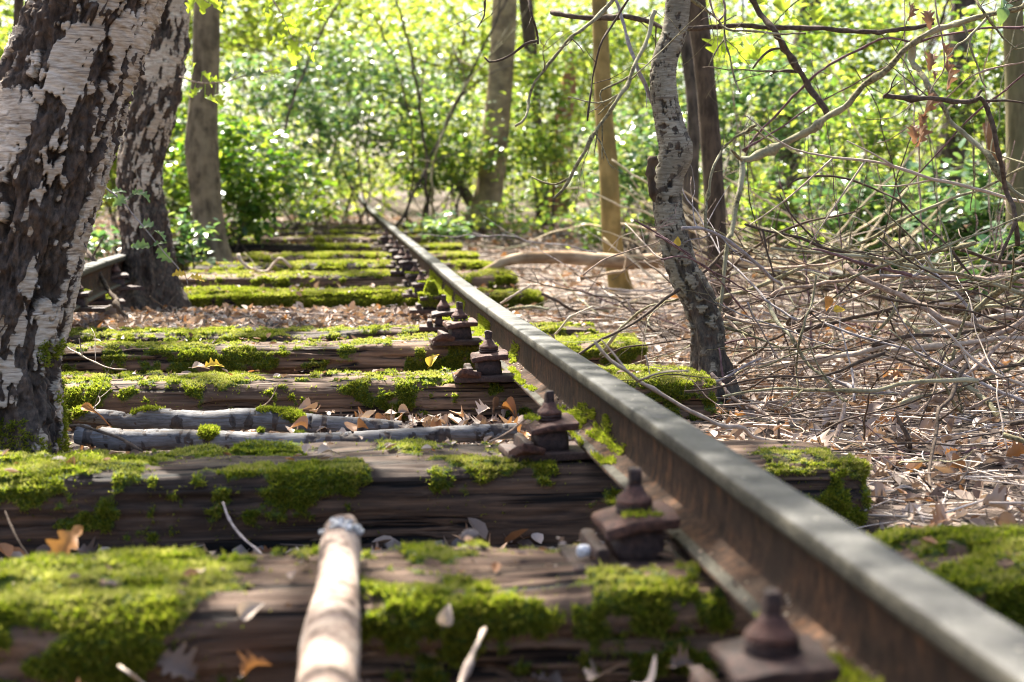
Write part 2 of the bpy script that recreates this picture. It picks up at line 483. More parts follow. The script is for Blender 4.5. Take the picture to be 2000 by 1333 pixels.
# ------------------------------------------------------------------ moss tufts
def tufts(P, N, size, rng, nb=5, spread=.9):
    n = len(P)
    size = np.broadcast_to(size, (n,))
    N = N / (np.linalg.norm(N, axis=1)[:, None] + 1e-9)
    d = N[:, None] + rng.normal(0, spread * .6, (n, nb, 3))
    d /= np.linalg.norm(d, axis=2)[..., None]
    s = np.cross(d, rng.normal(0, 1, (n, nb, 3)))
    s /= np.linalg.norm(s, axis=2)[..., None] + 1e-9
    L = size[:, None, None] * rng.uniform(.6, 1.25, (n, nb, 1))
    base = P[:, None] + s * 0
    V = np.stack([base - s * L * .17, base + s * L * .17, base + d * L], 2)
    return V.reshape(-1, 3), np.arange(n * nb * 3).reshape(-1, 3)
def grid_normals(V):
    du = np.gradient(V, axis=0); dv = np.gradient(V, axis=1)
    N = np.cross(du, dv)
    return N / (np.linalg.norm(N, axis=2)[..., None] + 1e-12)

# ------------------------------------------------------------------ sleepers
def sleeper(Y, ztop, x0, x1, wd, ht, seed, bias, blobs, nu, nv, ntuft, mat, label, tsz=.008, moss='moss', tilt=0.0, yaw=0.0, frontb=0.0):
    rng = np.random.default_rng(seed)
    tsz *= .78; ntuft = int(ntuft * 1.45)
    r = .045
    hw = wd / 2
    pts = [(hw * 1.0, 0)]
    for a in np.linspace(0, pi / 2, 8): pts.append((hw - r + r * cos(a), ht - r * .8 + r * .8 * sin(a)))
    for a in np.linspace(pi / 2, pi, 8): pts.append((-(hw - r) + r * cos(a), ht - r * .8 + r * .8 * sin(a)))
    pts.append((-hw, 0))
    pts = np.array(pts)
    s = np.r_[0, np.cumsum(np.linalg.norm(np.diff(pts, axis=0), axis=1))]
    sv = np.linspace(0, s[-1], nv)
    py = np.interp(sv, s, pts[:, 0]); pz = np.interp(sv, s, pts[:, 1])
    ux = np.linspace(0, x1 - x0, nu)
    U, SV = np.meshgrid(ux, sv, indexing='ij')
    PY = np.broadcast_to(py, U.shape); PZ = np.broadcast_to(pz, U.shape)
    B = np.stack([U + x0, PY, PZ], -1)
    N = grid_normals(B)
    if N[nu // 2, nv // 2, 2] < 0: N = -N
    Q = stack(U, SV, 0)
    grain = fbm(Q * [2.2, 30, 1] + seed, 3, seed)
    ridge = 1 - np.abs(fbm(Q * [1.1, 17, 1] + seed * 3.1, 3, seed + 4))
    crack = sstep(.86, .985, ridge) * sstep(-.3, .3, vn(Q * [1.3, 6, 1], seed + 8))
    lump = fbm(Q * [2.2, 5, 1], 3, seed + 11)
    disp = .012 * lump + .004 * grain - .022 * crack - .006 * sstep(.2, .8, fbm(Q * [3, 44, 1], 3, seed + 55))
    de = np.minimum(U, (x1 - x0) - U)
    disp = disp - .03 * np.exp(-de / .028) * (.6 + .6 * fbm(Q * [9, 12, 1], 3, seed + 61))
    edge = np.exp(-((PZ - (ht - r * .4)) / .03) ** 2)
    disp -= edge * .012 * np.clip(fbm(Q * [3, 3, 1], 3, seed + 15), 0, 1)
    # moss cover
    m = .5 * fbm(stack(U + x0, SV, 0) * [7, 9, 1], 4, seed + 21) + .58 * fbm(Q * [24, 28, 1], 3, seed + 23, .65) + bias
    front = sstep(-hw * .75, -hw * .98, PY)
    m = m + frontb * front
    for (bx, bz, rx, rz, amp) in blobs:                       # world X, profile position from the front foot (0) to the back top
        q = (sv[-1] - SV) / sv[-1]
        m = m + amp * np.exp(-((U + x0 - bx) / rx) ** 2 - ((q - bz) / rz) ** 2)
    m = m - 1.2 * sstep(.38, .0, PZ / ht) - .6 * sstep(hw * .9, hw, PY)
    mk = sstep(-.02, .4, m)
    disp += .005 * mk * (1 + .6 * fbm(Q * [40, 40, 1], 2, seed + 31))
    V = B + N * disp[..., None]
    cx = (x0 + x1) / 2
    z0 = ztop - ht
    dx = V[..., 0] - cx
    V = np.stack([cx + dx * cos(yaw) - V[..., 1] * sin(yaw), Y + dx * sin(yaw) + V[..., 1] * cos(yaw), z0 + V[..., 2] + dx * tilt], -1)
    N = grid_normals(V)
    if N[nu // 2, nv // 2, 2] < 0: N = -N
    t = thing('railway_sleeper', (cx, Y, z0), label, 'sleeper', 'wooden sleepers under the rail')
    VV = V.reshape(-1, 3); A = mk.ravel()
    F = grid_faces(nu, nv)
    bag = Bag(); bag.add(VV, F[:, ::-1], A)
    for e, sg in ((0, -1), (nu - 1, 1)):                      # end grain
        ring = V[e]; c = ring.mean(0)
        rings = [ring]
        for k in (.75, .5, .25, .02):
            q = c + (ring - c) * k
            q[:, 0] += sg * (.004 * fbm(q * 60, 2, seed) + .006)
            rings.append(q)
        bag.add(np.concatenate(rings), grid_faces(5, nv), np.zeros(nv * 5))
    V2, F2 = bag.get()
    obj('beam', V2, F2, mat, t, attrs={'moss': np.concatenate(bag.A)})
    wgt = (np.clip(mk - .12, 0, 1) ** 1.6 + .03 * sstep(-.5, -.05, m) + .0).ravel()
    if wgt.sum() > 5 and ntuft:
        k = int(ntuft * min(1, wgt.mean() * 3.2))
        ids = rng.choice(len(wgt), k, p=wgt / wgt.sum())
        du = (x1 - x0) / nu; dv = sv[-1] / nv
        P = VV[ids] + rng.uniform(-.7, .7, (k, 3)) * [du, dv, dv * .6]
        NN = N.reshape(-1, 3)[ids]
        sz = tsz * rng.uniform(.45, 1.3, k) * (.75 + .7 * wgt[ids]) * np.where(N.reshape(-1, 3)[ids][:, 2] > .8, .8, 1.15)
        Vt, Ft = tufts(P - NN * .002, NN + [0, 0, .25], sz, rng)
        dry = sstep(.55, .95, NN[:, 2] + .35 * fbm(P * 12, 2, seed)) > rng.uniform(0, 1, k) * 1.15
        obj('moss', Vt, Ft, [M[moss], M['moss_dry']], t, smooth=False, idx=np.repeat(dry.astype(int), 5))
    return t
def X_of(px, Y): return atY(px, 700, Y)[0]
XL, XR = -1.55, 1.07
XN = -1.35
sleeper(1.27, .15, -.95, 1.1, .27, .17, 101, .0, [], 330, 110, 26000, M['wood_dark'], 'dark sleeper at the very bottom edge, mostly below the view', .009)
sleeper(1.95, .158, -1.3, 1.3, .285, .18, 102, -.2,
        [(X_of(150, 1.9), .62, .35, .25, .55), (X_of(80, 1.9), .3, .3, .12, .55), (X_of(330, 1.9), .32, .12, .12, .3), (X_of(430, 1.95), .5, .2, .16, .5), (X_of(700, 1.98), .62, .35, .08, .35), (X_of(560, 1.9), .45, .06, .2, -.45), (X_of(780, 1.9), .27, .08, .08, .7), (X_of(560, 1.9), .3, .05, .3, -.5),
         (X_of(960, 1.9), .26, .09, .1, .85), (X_of(1180, 1.9), .32, .08, .09, .9), (X_of(950, 1.95), .5, .25, .12, -.5), (X_of(1850, 1.9), .5, .3, .4, .7)], 640, 130, 52000, M['wood_brown'],
        'front mossy sleeper, the blurred one the peeling stick lies across', .0095)
sleeper(2.84, .160, XN, 1.06, .30, .185, 103, -.24,
        [(X_of(100, 2.8), .55, .22, .3, .75), (X_of(480, 2.85), .6, .3, .1, .35), (X_of(900, 2.85), .58, .2, .1, .4), (X_of(130, 2.7), .33, .17, .12, .5), (X_of(640, 2.7), .33, .1, .1, .85), (X_of(560, 2.7), .28, .1, .06, .6), (X_of(430, 2.7), .3, .08, .08, .4),
         (X_of(900, 2.7), .34, .1, .13, 1.1), (X_of(1050, 2.7), .38, .1, .12, 1.0), (X_of(760, 2.7), .3, .05, .2, -.6), (X_of(340, 2.7), .35, .06, .3, -.5), (X_of(1580, 2.8), .45, .25, .4, .34)], 640, 130, 52000, M['wood_dark'],
        'second mossy sleeper, with dark tarred face, right behind the stick tip', .0085)
sleeper(4.06, .172, XN, 1.08, .28, .17, 104, .02,
        [(X_of(390, 4.0), .33, .1, .12, .25), (X_of(230, 4.0), .4, .12, .15, .3), (X_of(400, 4.0), .3, .15, .15, .4), (X_of(720, 4.0), .28, .2, .15, .4), (X_of(900, 4.0), .35, .15, .2, .3), (X_of(540, 4.0), .4, .08, .3, -.2), (X_of(1250, 4.0), .5, .25, .4, .6)], 640, 110, 50000, M['wood_brown'],
        'brown cracked sleeper just behind the two grey birch logs', .0085)
sleeper(4.98, .182, XL, 1.08, .27, .165, 105, .06,
        [(X_of(250, 5), .42, .3, .2, .35), (X_of(700, 5), .35, .2, .1, .2), (X_of(1140, 5), .5, .25, .4, .5)], 560, 100, 42000, M['wood_brown'],
        'narrow brown sleeper with half mossy face, before the gravel patch', .0085)
sleeper(5.75, .160, XL, 1.06, .26, .16, 106, .06,
        [(X_of(420, 5.7), .5, .35, .3, .4), (X_of(800, 5.7), .5, .15, .3, .3)], 480, 80, 30000, M['wood_dark'],
        'sunken sleeper with mossy ridge bordering the gravel patch', .010, frontb=.1)
sleeper(7.45, .205, -1.5, 1.07, .27, .165, 107, .34, [(X_of(560, 7.4), .6, .7, .4, .45)], 400, 80, 36000, M['wood_dark'],
        'long sleeper with thick bright moss along its edge, by the second birch', .014, frontb=.12)
far = [(8.45, .245, 'sleeper with thin patchy moss just past the brightest moss row', .14), (9.5, .258, 'flat grassy looking sleeper near the foot of the grey trunk', .2), (10.7, .275, 'sleeper carrying one thick moss cushion close to the rail', .22),
       (12.1, .31, 'distant sleeper with a small moss cushion by the rail', .14), (13.5, .338, 'distant sleeper with yellow green moss on its outer end', .2), (14.9, .36, 'very distant mossy sleeper half sunk in brown litter', .2),
       (16.4, .385, 'farthest sleeper still showing through the leaf litter', .15)]
for i, (Y, z, lb, b) in enumerate(far):
    sleeper(Y, z, -1.5 + .1 * (i % 2), 1.06, .27, .16, 120 + i, b - (.12 if Y < 11.5 else .34), [(.1, .6, .35, .5, .4), (.95, .55, .2, .5, .45)], 220, 50, 15000, M['wood_dark'] if i % 2 else M['wood_brown'], lb, .016, frontb=-.1)

# ------------------------------------------------------------------ rails
half = [(0, .138), (.02, .1377), (.0275, .1368), (.0315, .1345), (.033, .1305), (.0332, .125), (.033, .1185), (.0315, .114), (.024, .108), (.013, .1005), (.0085, .094), (.007, .085),
        (.0068, .06), (.007, .04), (.0085, .030), (.013, .0245), (.024, .0195), (.040, .0145), (.052, .0105), (.055, .008), (.055, .0015), (.0535, 0), (0, 0)]
half = np.array(half)
pr = np.vstack([half, (half * [-1, 1])[::-1][1:-1]])
def rail(name, path, label, group, moss=None, n=420):
    C, s = spline(path, n)
    T = np.gradient(C, axis=0); T /= np.linalg.norm(T, axis=1)[:, None]
    R = np.cross(T, [0, 0, 1]); R /= np.linalg.norm(R, axis=1)[:, None]
    k = len(pr)
    V = C[:, None] + R[:, None] * pr[None, :, 0, None] + np.array([0, 0, 1.0]) * pr[None, :, 1, None]
    V = V + R[:, None] * (.0012 * fbm(V * 30, 2, 3))[..., None]
    F = grid_faces(n, k, True)
    jj = np.tile(np.arange(k), n - 1)
    hh = len(half)
    d = np.where(jj < hh, jj, k - jj - 1)
    idx = np.where(d <= 2, 0, np.where((d <= 7) | ((d >= 17) & (d <= 18)), 1, 2))
    t = thing(name, C[0], label, 'rail', group)
    bag = Bag(); bag.add(V, F)
    for e in (0, n - 1):
        bag.add(V[e], np.arange(k)[None, :] if e else np.arange(k)[None, ::-1])
    VV, FF = bag.get()
    obj('rail_profile', VV, FF, [M['rail_top'], M['rail_side'], M['rail_rust']], t, idx=np.r_[idx, 2, 2])
    if moss: moss(t)
    return t
def near_moss(t):
    rng = np.random.default_rng(5)
    P, N = [], []
    # on the foot and up the web on the track side
    n = 26000
    y = rng.uniform(1.3, 8, n); u = rng.uniform(0, 1, n) ** 1.3
    fx = np.interp(u, [0, .55, 1], [-.054, -.012, -.008]); fz = np.interp(u, [0, .55, 1], [.0095, .025, .075])
    m = fbm(stack(y * 5, u * 1.5, 0), 3, 44) + .4 * sstep(3.6, 5.2, y) - .22 - .22 * sstep(3.5, 2.5, y) - .5 * u * sstep(6, 4.5, y) * .6
    k = m > 0
    p = stack(RAIL_X + fx, y, SL_TOP + .02 + prof(y) + fz)[k]
    nn = np.where((u < .55)[:, None], [-.3, -.3, 1.0], [-1.0, -.3, .4])[k]
    V, F = tufts(p, nn, .0075 * rng.uniform(.6, 1.4, k.sum()), rng)
    obj('moss', V, F, M['moss'], t, smooth=False)
ys = [-.6, 1, 3, 5, 6.5, 8, 10, 12, 14, 17, 20, 24, 28, 33]
rail('steel_rail', [(RAIL_X, y, SL_TOP + .02 + prof(y)) for y in ys], 'long worn steel rail running from the lower corner into the woods', None, near_moss)
lz = lambda y: .235 + prof(y) * 1.3
rail('steel_rail', [(RAIL_LX - .03, 3.9, .2), (RAIL_LX - .035, 5, .225), (RAIL_LX - .05, 6.3, .255), (RAIL_LX - .04, 7.5, .27), (RAIL_LX, 9.2, .27), (RAIL_LX + .05, 11, .26)],
     'short stretch of grey rail showing between the two birch trunks', None, n=160)
p0, p1, p2 = atY(2300, 665, 5.6), atY(1990, 597, 6.6), atY(1770, 556, 7.6)
rail('steel_rail', [p0 - [0, 0, RH], p1 - [0, 0, RH], p2 - [0, 0, RH], 2 * p2 - p1 - [-.1, 0, RH + .01], 3 * p2 - 2 * p1 - [-.3, 0, RH + .03], 5 * p2 - 4 * p1 - [-.9, 0, RH + .12]],
     'dark rail half hidden under the tangled dead branches', None, n=120)

# ------------------------------------------------------------------ rail fastenings
def fastening(loc, label, sc=1.0, rz=0.0, mossy=0, red=False, seed=0):
    rng = np.random.default_rng(900 + seed)
    t = thing('rail_fastening', loc, label, 'rail bolt', 'bolted clips holding the rails')
    L = np.array(loc)
    def put(name, V, F, m, sm=False, par=None):
        V = np.asarray(V) * sc
        V = V + .0021 * np.stack([fbm(V * 70 + 3 * k, 2, seed + k) for k in range(3)], -1)
        c, s_ = cos(rz), sin(rz)
        V = np.stack([V[:, 0] * c - V[:, 1] * s_, V[:, 0] * s_ + V[:, 1] * c, V[:, 2]], -1)
        return obj(name, V + L, F, m, par or t, root=t, smooth=sm)
    b = Bag()
    b.add(*block(-.098, .12, -.072, .066, -.004, .013, .004))
    v, f = block(-.010, .010, -.066, .062, -.014, .016, .005)
    b.add(v + [-.056, .0, .02], f)
    put('base_plate', *b.get(), M['rust'], True)
    v, f = block(-.034, .036, -.04, .04, .008, .06, .014)
    v[:, 0] += (v[:, 2] - .03) * rng.uniform(-.2, .15); v[:, 1] *= 1.15 - 4 * np.clip(v[:, 2] - .02, 0, 1)
    put('spacer_block', v, f, M['rust'], True)
    V, F = block(-.05, .054, -.05, .05, -.008, .008, .0045)
    V[:, 2] += -1.6 * V[:, 1] ** 2 - .8 * np.clip(-V[:, 0], 0, 1) ** 1.5 + .05 * V[:, 1]
    tl = rng.uniform(-.09, .07)
    V[:, 2] += V[:, 0] * (.02 + tl * .6) + .068
    put('clip_plate', V, F, M['rust_red'] if red else M['rust'], True)
    put('spring_washer', *lathe([(.010, .072), (.026, .073), (.0275, .0755), (.0265, .0775), (.0235, .0785), (.0235, .0795), (.0265, .0805), (.0275, .0825), (.026, .0845), (.010, .085)], 22), M['rust'], True)
    put('nut', *lathe([(.0, .084), (.0255, .0845), (.0265, .088), (.0245, .0915), (.0195, .096), (.0145, .102), (.0122, .109), (.0, .1095)], 18), M['rust_red'], True)
    put('bolt', *block(-.0095, .0095, -.0095, .0095, .1, .133, .003), M['rust'])
    if seed in (2, 3, 4, 41):
     v, f = block(-.03, .03, -.026, .026, -.009, .009, .005)
     v = np.stack([v[:, 0] * cos(.5) - v[:, 1] * sin(.5), v[:, 0] * sin(.5) + v[:, 1] * cos(.5), v[:, 2] - .45 * v[:, 1] - .25 * v[:, 0]], -1)
     put('lug', v + [-.062, -.062, .014], f, M['rust_red'], True)
    if mossy:
        n = int(2200 * mossy)
        a = rng.uniform(0, 2 * pi, n); rr = .05 * np.sqrt(rng.uniform(0, 1, n)); 
        P = np.stack([rr * np.cos(a) * 1.1, rr * np.sin(a) * 1.1, .076 - .0 * rr], -1)
        keep = fbm(P * 14, 2, seed) > (.25 - .5 * mossy)
        keep2 = np.zeros(n, bool)
        P2 = np.stack([-.07 + rng.uniform(0, .12, n), rng.uniform(-.08, .08, n), np.full(n, .02)], -1)
        if mossy > .8:
            zz = rng.uniform(.02, .13, n); r3 = np.interp(zz, [0, .07, .075, .1, .13], [.055, .05, .03, .026, .014])
            P3 = np.stack([r3 * np.cos(a), r3 * np.sin(a), zz], -1)
            PP = np.vstack([P[keep], P2[keep2], P3])
        else: PP = np.vstack([P[keep], P2[keep2]])
        if len(PP) < 60: return t
        PP = PP * sc + L
        V, F = tufts(PP, np.tile([0, -.2, 1.0], (len(PP), 1)), .0085 * rng.uniform(.6, 1.3, len(PP)), rng)
        obj('moss', V, F, M['moss'], t, smooth=False)
    return t
FX = RAIL_X - .055 - .062
fst = [(1.33, .155, 0, .1, False, 'out of focus rusty bolt and clip at the bottom edge, beside the rail'),
       (1.98, .150, .12, .2, True, 'blurred rusty bolt and clip on the front mossy sleeper'),
       (2.80, .165, .02, .12, True, 'rusty bolt and clip with lifted lug, above the birch log ends'),
       (3.95, .176, .03, .1, True, 'sharp rusty bolt with ringed nut on the brown cracked sleeper'),
       (4.88, .186, .0, .15, True, 'reddish bolt with wide square clip on the narrow brown sleeper'),
       (5.6, .17, .0, .45, False, 'rusty bolt with moss collar on the sunken sleeper'),
       (6.35, .18, .0, 1.0, False, 'bolt and clip wholly buried in green moss beside the rail'),
       (7.1, .20, .1, .2, False, 'dark bolt and tilted clip just past the moss buried one'),
       (7.6, .215, .0, .3, False, 'dark bolt on the long bright moss sleeper beside the rail'),
       (8.4, .25, .0, .1, False, 'dark blurred bolt and clip just past the long mossy sleeper'),
       (9.1, .255, .1, 0, False, 'small dark bolt and clip between the two nearer distant sleepers'),
       (9.9, .265, .0, 0, False, 'small blurred bolt and clip before the thick moss cushion'),
       (10.8, .28, .1, 0, False, 'tiny dark bolt and clip beside the thick moss cushion'),
       (12.1, .31, .0, 0, False, 'tiny far bolt and clip where the rail stripes of sun begin')]
for i, (y, z, rz, ms, red, lb) in enumerate(fst):
    fastening((FX, y, z), lb, [1.0, 1.04, .95, 1.0, 1.05][i % 5], rz * .4 + [.0, -.03, .06, -.04, .08, -.07][i % 6], ms, red, i)
for i, (px, py, Y, lb) in enumerate([(152, 606, 5.9, 'rusty bolt and clip peeking out behind the big birch trunk'), (190, 592, 6.7, 'reddish bolt and clip under the leaning grey stick'), (226, 565, 7.0, 'dark bolt and clip touching the second birch base')]):
    p = atY(px, py, Y)
    fastening((p[0], Y, p[2] - .0), lb, 1.0, .2 * i, .15 * (i == 0), i == 1, 40 + i)

# ------------------------------------------------------------------ trees
def limbs(bag, base, tip, r, rng, n=6, seg=7):
    for k in range(n):
        f = rng.uniform(.35, .95)
        a = base + (tip - base) * f
        d = np.array([rng.normal(), rng.normal(), .6 + rng.uniform(0, .6)]); d /= np.linalg.norm(d)
        L = rng.uniform(1.0, 2.2)
        C, s = spline([a, a + d * L * .5 + [0, 0, .1], a + d * L], 10)
        bag.add(*tube(C, np.linspace(r * .45, r * .1, 10), seg))
KITE = np.array([(0, 0, 0), (.32, .42, .1), (0, 1, -.04), (-.32, .42, .1)], float), np.array([(0, 1, 2), (0, 2, 3)])
OVAL = np.array([(0, 0, 0), (.22, .16, .05), (.34, .45, .08), (.2, .8, .03), (0, 1, -.06), (-.2, .8, .03), (-.34, .45, .08), (-.22, .16, .05), (0, .45, 0)], float), \
       np.array([(8, 0, 1), (8, 1, 2), (8, 2, 3), (8, 3, 4), (8, 4, 5), (8, 5, 6), (8, 6, 7), (8, 7, 0)])
ROUND = np.array([(0, 0, 0), (.33, .14, .05), (.47, .45, .09), (.3, .82, .04), (0, .96, -.03), (-.3, .82, .04), (-.47, .45, .09), (-.33, .14, .05), (0, .45, 0)], float), OVAL[1]
def leaf_cards(P, size, rng, tpl=KITE, up=1.0, flat=.55, N=None):
    n = len(P)
    size = np.broadcast_to(size, (n,))
    nz = np.array([0, 0, up]) + rng.normal(0, flat, (n, 3)) if N is None else N
    nz = nz / np.linalg.norm(nz, axis=1)[:, None]
    a = rng.normal(0, 1, (n, 3)); a[:, 2] -= .35
    yv = a - nz * (a * nz).sum(1)[:, None]; yv /= np.linalg.norm(yv, axis=1)[:, None] + 1e-9
    xv = np.cross(yv, nz)
    T, F = tpl
    V = P[:, None] + size[:, None, None] * (T[None, :, 0, None] * xv[:, None] + T[None, :, 1, None] * yv[:, None] + T[None, :, 2, None] * nz[:, None])
    return V.reshape(-1, 3), (F[None] + (np.arange(n) * len(T))[:, None, None]).reshape(-1, F.shape[1])
def clump_points(c, rad, nclump, per, rng, sig=.22, shell=.35):
    c = np.array(c); rad = np.array(rad)
    d = rng.normal(0, 1, (nclump, 3)); d /= np.linalg.norm(d, axis=1)[:, None]
    rr = rng.uniform(shell, 1, nclump) ** .7
    cc = c + d * rr[:, None] * rad
    sg = sig * rng.uniform(.5, 1.4, nclump)
    P = cc[:, None] + rng.normal(0, 1, (nclump, per, 3)) * sg[:, None, None] * [1, 1, .55]
    return P.reshape(-1, 3)
def trunk_mesh(pts, rad, seg, rows, kind, seed, flare=None, dark_base=0.0, dark_bias=0.0, kx=14, kz=5.5, amp=1.0, hf=.34):
    P4 = np.column_stack([np.array(pts, float), np.array(rad, float)])
    C4, s = spline(P4, rows)
    C, R = C4[:, :3], C4[:, 3]
    T, A, B = frames(C)
    th = np.arange(seg) / seg * 2 * pi
    D = A[:, None] * np.cos(th)[None, :, None] + B[:, None] * np.sin(th)[None, :, None]
    Rn = np.repeat(R[:, None], seg, 1)
    if flare:                                                  # root flare with lobes
        fl, fh = flare
        lob = .55 + .45 * np.cos(th * 4 + seed) + .25 * np.cos(th * 7 + 2 * seed)
        Rn = Rn * (1 + fl * np.exp(-s[:, None] / fh) * np.clip(lob, 0, 2)[None])
    loc = stack(np.cos(th)[None] * R.mean(), np.sin(th)[None] * R.mean(), s[:, None])
    bark = None
    if kind == 'birch':
        wp = .35 * np.stack([fbm(loc * 9 + 5 * k, 2, seed + 60 + k) for k in range(3)], -1)
        q = loc * [kx, kx, kz] + wp
        p = fbm(q, 4, seed, .55)
        p = p + hf * fbm(loc * [60, 60, 20], 3, seed + 7, .6)
        p = p - hf * 1.1 * np.exp(-(fbm(loc * [kx * 1.5, kx * 1.5, kz] + 9, 3, seed + 41) / .06) ** 2)
        p = p - dark_bias - dark_base * np.exp(-s[:, None] / .28)
        pl = sstep(-.06, .06, p)
        rough = fbm(loc * [38, 38, 12], 4, seed + 9, .6)
        rid = 1 - np.abs(fbm(loc * [24, 24, 6], 3, seed + 13))
        disp = pl * (.005 + .002 * fbm(loc * [30, 30, 90], 2, seed + 17)) + (1 - pl) * (.013 * rough + .022 * (rid - .82) + .004 * fbm(loc * [120, 120, 50], 2, seed + 23))
        curl = np.exp(-(p / .05) ** 2) * .004
        Rn = Rn + amp * (disp + curl) + .04 * R.mean() * fbm(loc * [6, 6, 3], 2, seed + 19)
        bark = np.clip(.5 + p * 2.2, 0, 1)
    else:
        Rn = Rn * (1 + amp * .1 * fbm(loc * [9, 9, 3], 3, seed) + amp * .05 * fbm(loc * [40, 40, 8], 3, seed + 3))
    V = C[:, None] + D * Rn[..., None]
    return V, grid_faces(rows, seg, True), bark, D, (C, R, s)
def tree(name, pts, rad, mat, label, seg=20, rows=60, kind='plain', seed=0, flare=None, crown=None, leaf='leaf_canopy', lsize=.085, group=None, cat='tree', **kw):
    rng = np.random.default_rng(3000 + seed)
    pts = [np.asarray(p, float) for p in pts]
    t = thing(name, pts[0], label, cat, group)
    V, F, bark, D, info = trunk_mesh(pts, rad, seg, rows, kind, seed, flare, **kw)
    bag = Bag(); bag.add(V, F, bark if bark is not None else np.zeros(seg * rows))
    top = pts[-1]
    if crown:
        c, rd, ncl, per = crown
        c = np.array(c, float)
        tip = c + [0, 0, rd[2] * .6]
        C, s = spline([top, top * .5 + c * .5 + [0, 0, .2], tip], 14)
        v, f = tube(C, np.linspace(rad[-1], .02, 14), 10); bag.add(v, f, np.ones(len(v)) * .45)
        n0 = bag.n
        limbs(bag, top * .6 + c * .4, tip, rad[-1], rng, 8)
        bag.A.append(np.ones(bag.n - n0) * .45)
    VV, FF = bag.get()
    tr = obj('trunk', VV, FF, mat, t, attrs={'bark': np.concatenate(bag.A)})
    if crown:
        P = clump_points(c, rd, ncl, per, rng, .3, .1)
        V2, F2 = leaf_cards(P, lsize * rng.uniform(.7, 1.3, len(P)), rng, KITE)
        obj('crown', V2, F2, M[leaf], t, smooth=False)
    return t, V, D, bark
def pxpath(L, D): return [at(x, y, D if not hasattr(D, '__len__') else D[i]) for i, (x, y) in enumerate(L)]

# big leaning birch
b1 = pxpath([(-30, 945), (-16, 800), (2, 690), (36, 560), (62, 430), (97, 290), (134, 150), (186, 20), (240, -110), (300, -330), (340, -700)], 3.42)
t, V, D, bk = tree('birch_tree', b1, [.16, .145, .128, .128, .134, .142, .142, .14, .138, .13, .12], M['birch'], 'thick leaning birch with peeling white and black bark at the picture edge',
                   320, 660, 'birch', 3, (.75, .17), ((-.55, 5.4, 5.4), (1.5, 1.7, 1.1), 75, 50), dark_base=.4, dark_bias=.03, kx=22, kz=8, amp=1.5, hf=.55)
rng = np.random.default_rng(41)
sel = np.argwhere((V[..., 2] < .34) & (fbm(V * 9, 3, 4) + .9 * (V[..., 0] - b1[0][0]) * 5 - 1.6 * (V[..., 2] - .1) * 3 > .35))
sel = sel[rng.choice(len(sel), 9000)]
P = V[sel[:, 0], sel[:, 1]] + rng.normal(0, .003, (9000, 3))
v, f = tufts(P, D[sel[:, 0], sel[:, 1]] + [0, 0, .5], .009 * rng.uniform(.6, 1.3, 9000), rng)
obj('moss', v, f, M['moss'], t, smooth=False)
# second birch
b2 = pxpath([(292, 622), (290, 520), (282, 430), (272, 350), (280, 280), (301, 200), (318, 105), (325, 50), (336, -10), (352, -120), (362, -400)], 7.2)
tree('birch_tree', b2, [.17, .135, .11, .105, .112, .112, .108, .104, .10, .10, .09], M['birch'], 'crooked black and cream birch standing behind the thick leaning birch',
     170, 380, 'birch', 8, (.7, .12), ((-2.4, 7.9, 5.8), (1.7, 1.9, 1.2), 38, 50), dark_base=1.9, dark_bias=.08, kx=20, kz=8, amp=1.4, hf=.5)
# smooth grey trunk
g1 = pxpath([(420, 532), (413, 480), (406, 420), (399, 350), (394, 290), (396, 220), (402, 120), (404, 0), (408, -150), (415, -500)], 10.4)
tree('deciduous_tree', g1, [.145, .12, .11, .118, .122, .108, .098, .094, .09, .08], M['bark_grey'], 'smooth grey brown trunk with a slight belly, right of both birches', 40, 90, 'plain', 11, (.25, .12),
     ((-1.0, 12.2, 7), (2.0, 1.8, 1.3), 40, 50), amp=.25)
# pale trunk and its dark neighbours
g2 = pxpath([(935, 448), (950, 400), (962, 320), (972, 220), (980, 120), (986, 0), (990, -120), (992, -400)], 17)
tree('deciduous_tree', g2, [.22, .17, .165, .155, .15, .15, .145, .13], M['bark_beige'], 'pale tan trunk with dark knots beyond the rail', 30, 70, 'plain', 12, (.3, .15), ((1.0, 19, 7.5), (2.4, 2.4, 1.5), 70, 45), 'leaf_sun', amp=.25)
g3 = pxpath([(1060, 440), (1058, 350), (1050, 250), (1042, 150), (1032, 60), (1022, -60), (1010, -300)], 19)
tree('deciduous_tree', g3, [.09, .08, .075, .08, .09, .1, .09], M['bark_brown'], 'thin dark trunk just right of the pale tan trunk', 20, 50, 'plain', 13, (.3, .15), ((2.2, 20, 8), (2.2, 2.2, 1.5), 60, 45), 'leaf_sun')
g4 = pxpath([(1090, 420), (1092, 340), (1098, 260), (1108, 180), (1112, 140), (1114, 100)], 21)
tree('deciduous_tree', g4, [.15, .13, .12, .12, .08, .03], M['bark_orange'], 'blurred reddish brown trunk far between the tan trunks', 16, 40, 'plain', 14, None)
g5 = pxpath([(936, 425), (905, 372), (872, 320), (845, 275), (815, 235), (780, 200)], 18.5)
tree('deciduous_tree', g5, [.075, .065, .055, .045, .035, .025], M['bark_dark'], 'dark slanting trunk leaning away from the pale tan trunk base', 14, 40, 'plain', 15, None)
# yellow trunk
g6 = pxpath([(1226, 622), (1208, 545), (1197, 480), (1192, 400), (1188, 320), (1180, 230), (1176, 140), (1172, 40), (1168, -80), (1160, -350)], 9.0)
tree('deciduous_tree', g6, [.095, .072, .064, .062, .06, .057, .053, .05, .05, .045], M['bark_tan'], 'slender honey coloured trunk behind the fallen log', 28, 90, 'plain', 16, (.7, .07), ((1.1, 11.2, 6.6), (1.8, 1.8, 1.2), 22, 45), amp=.2)
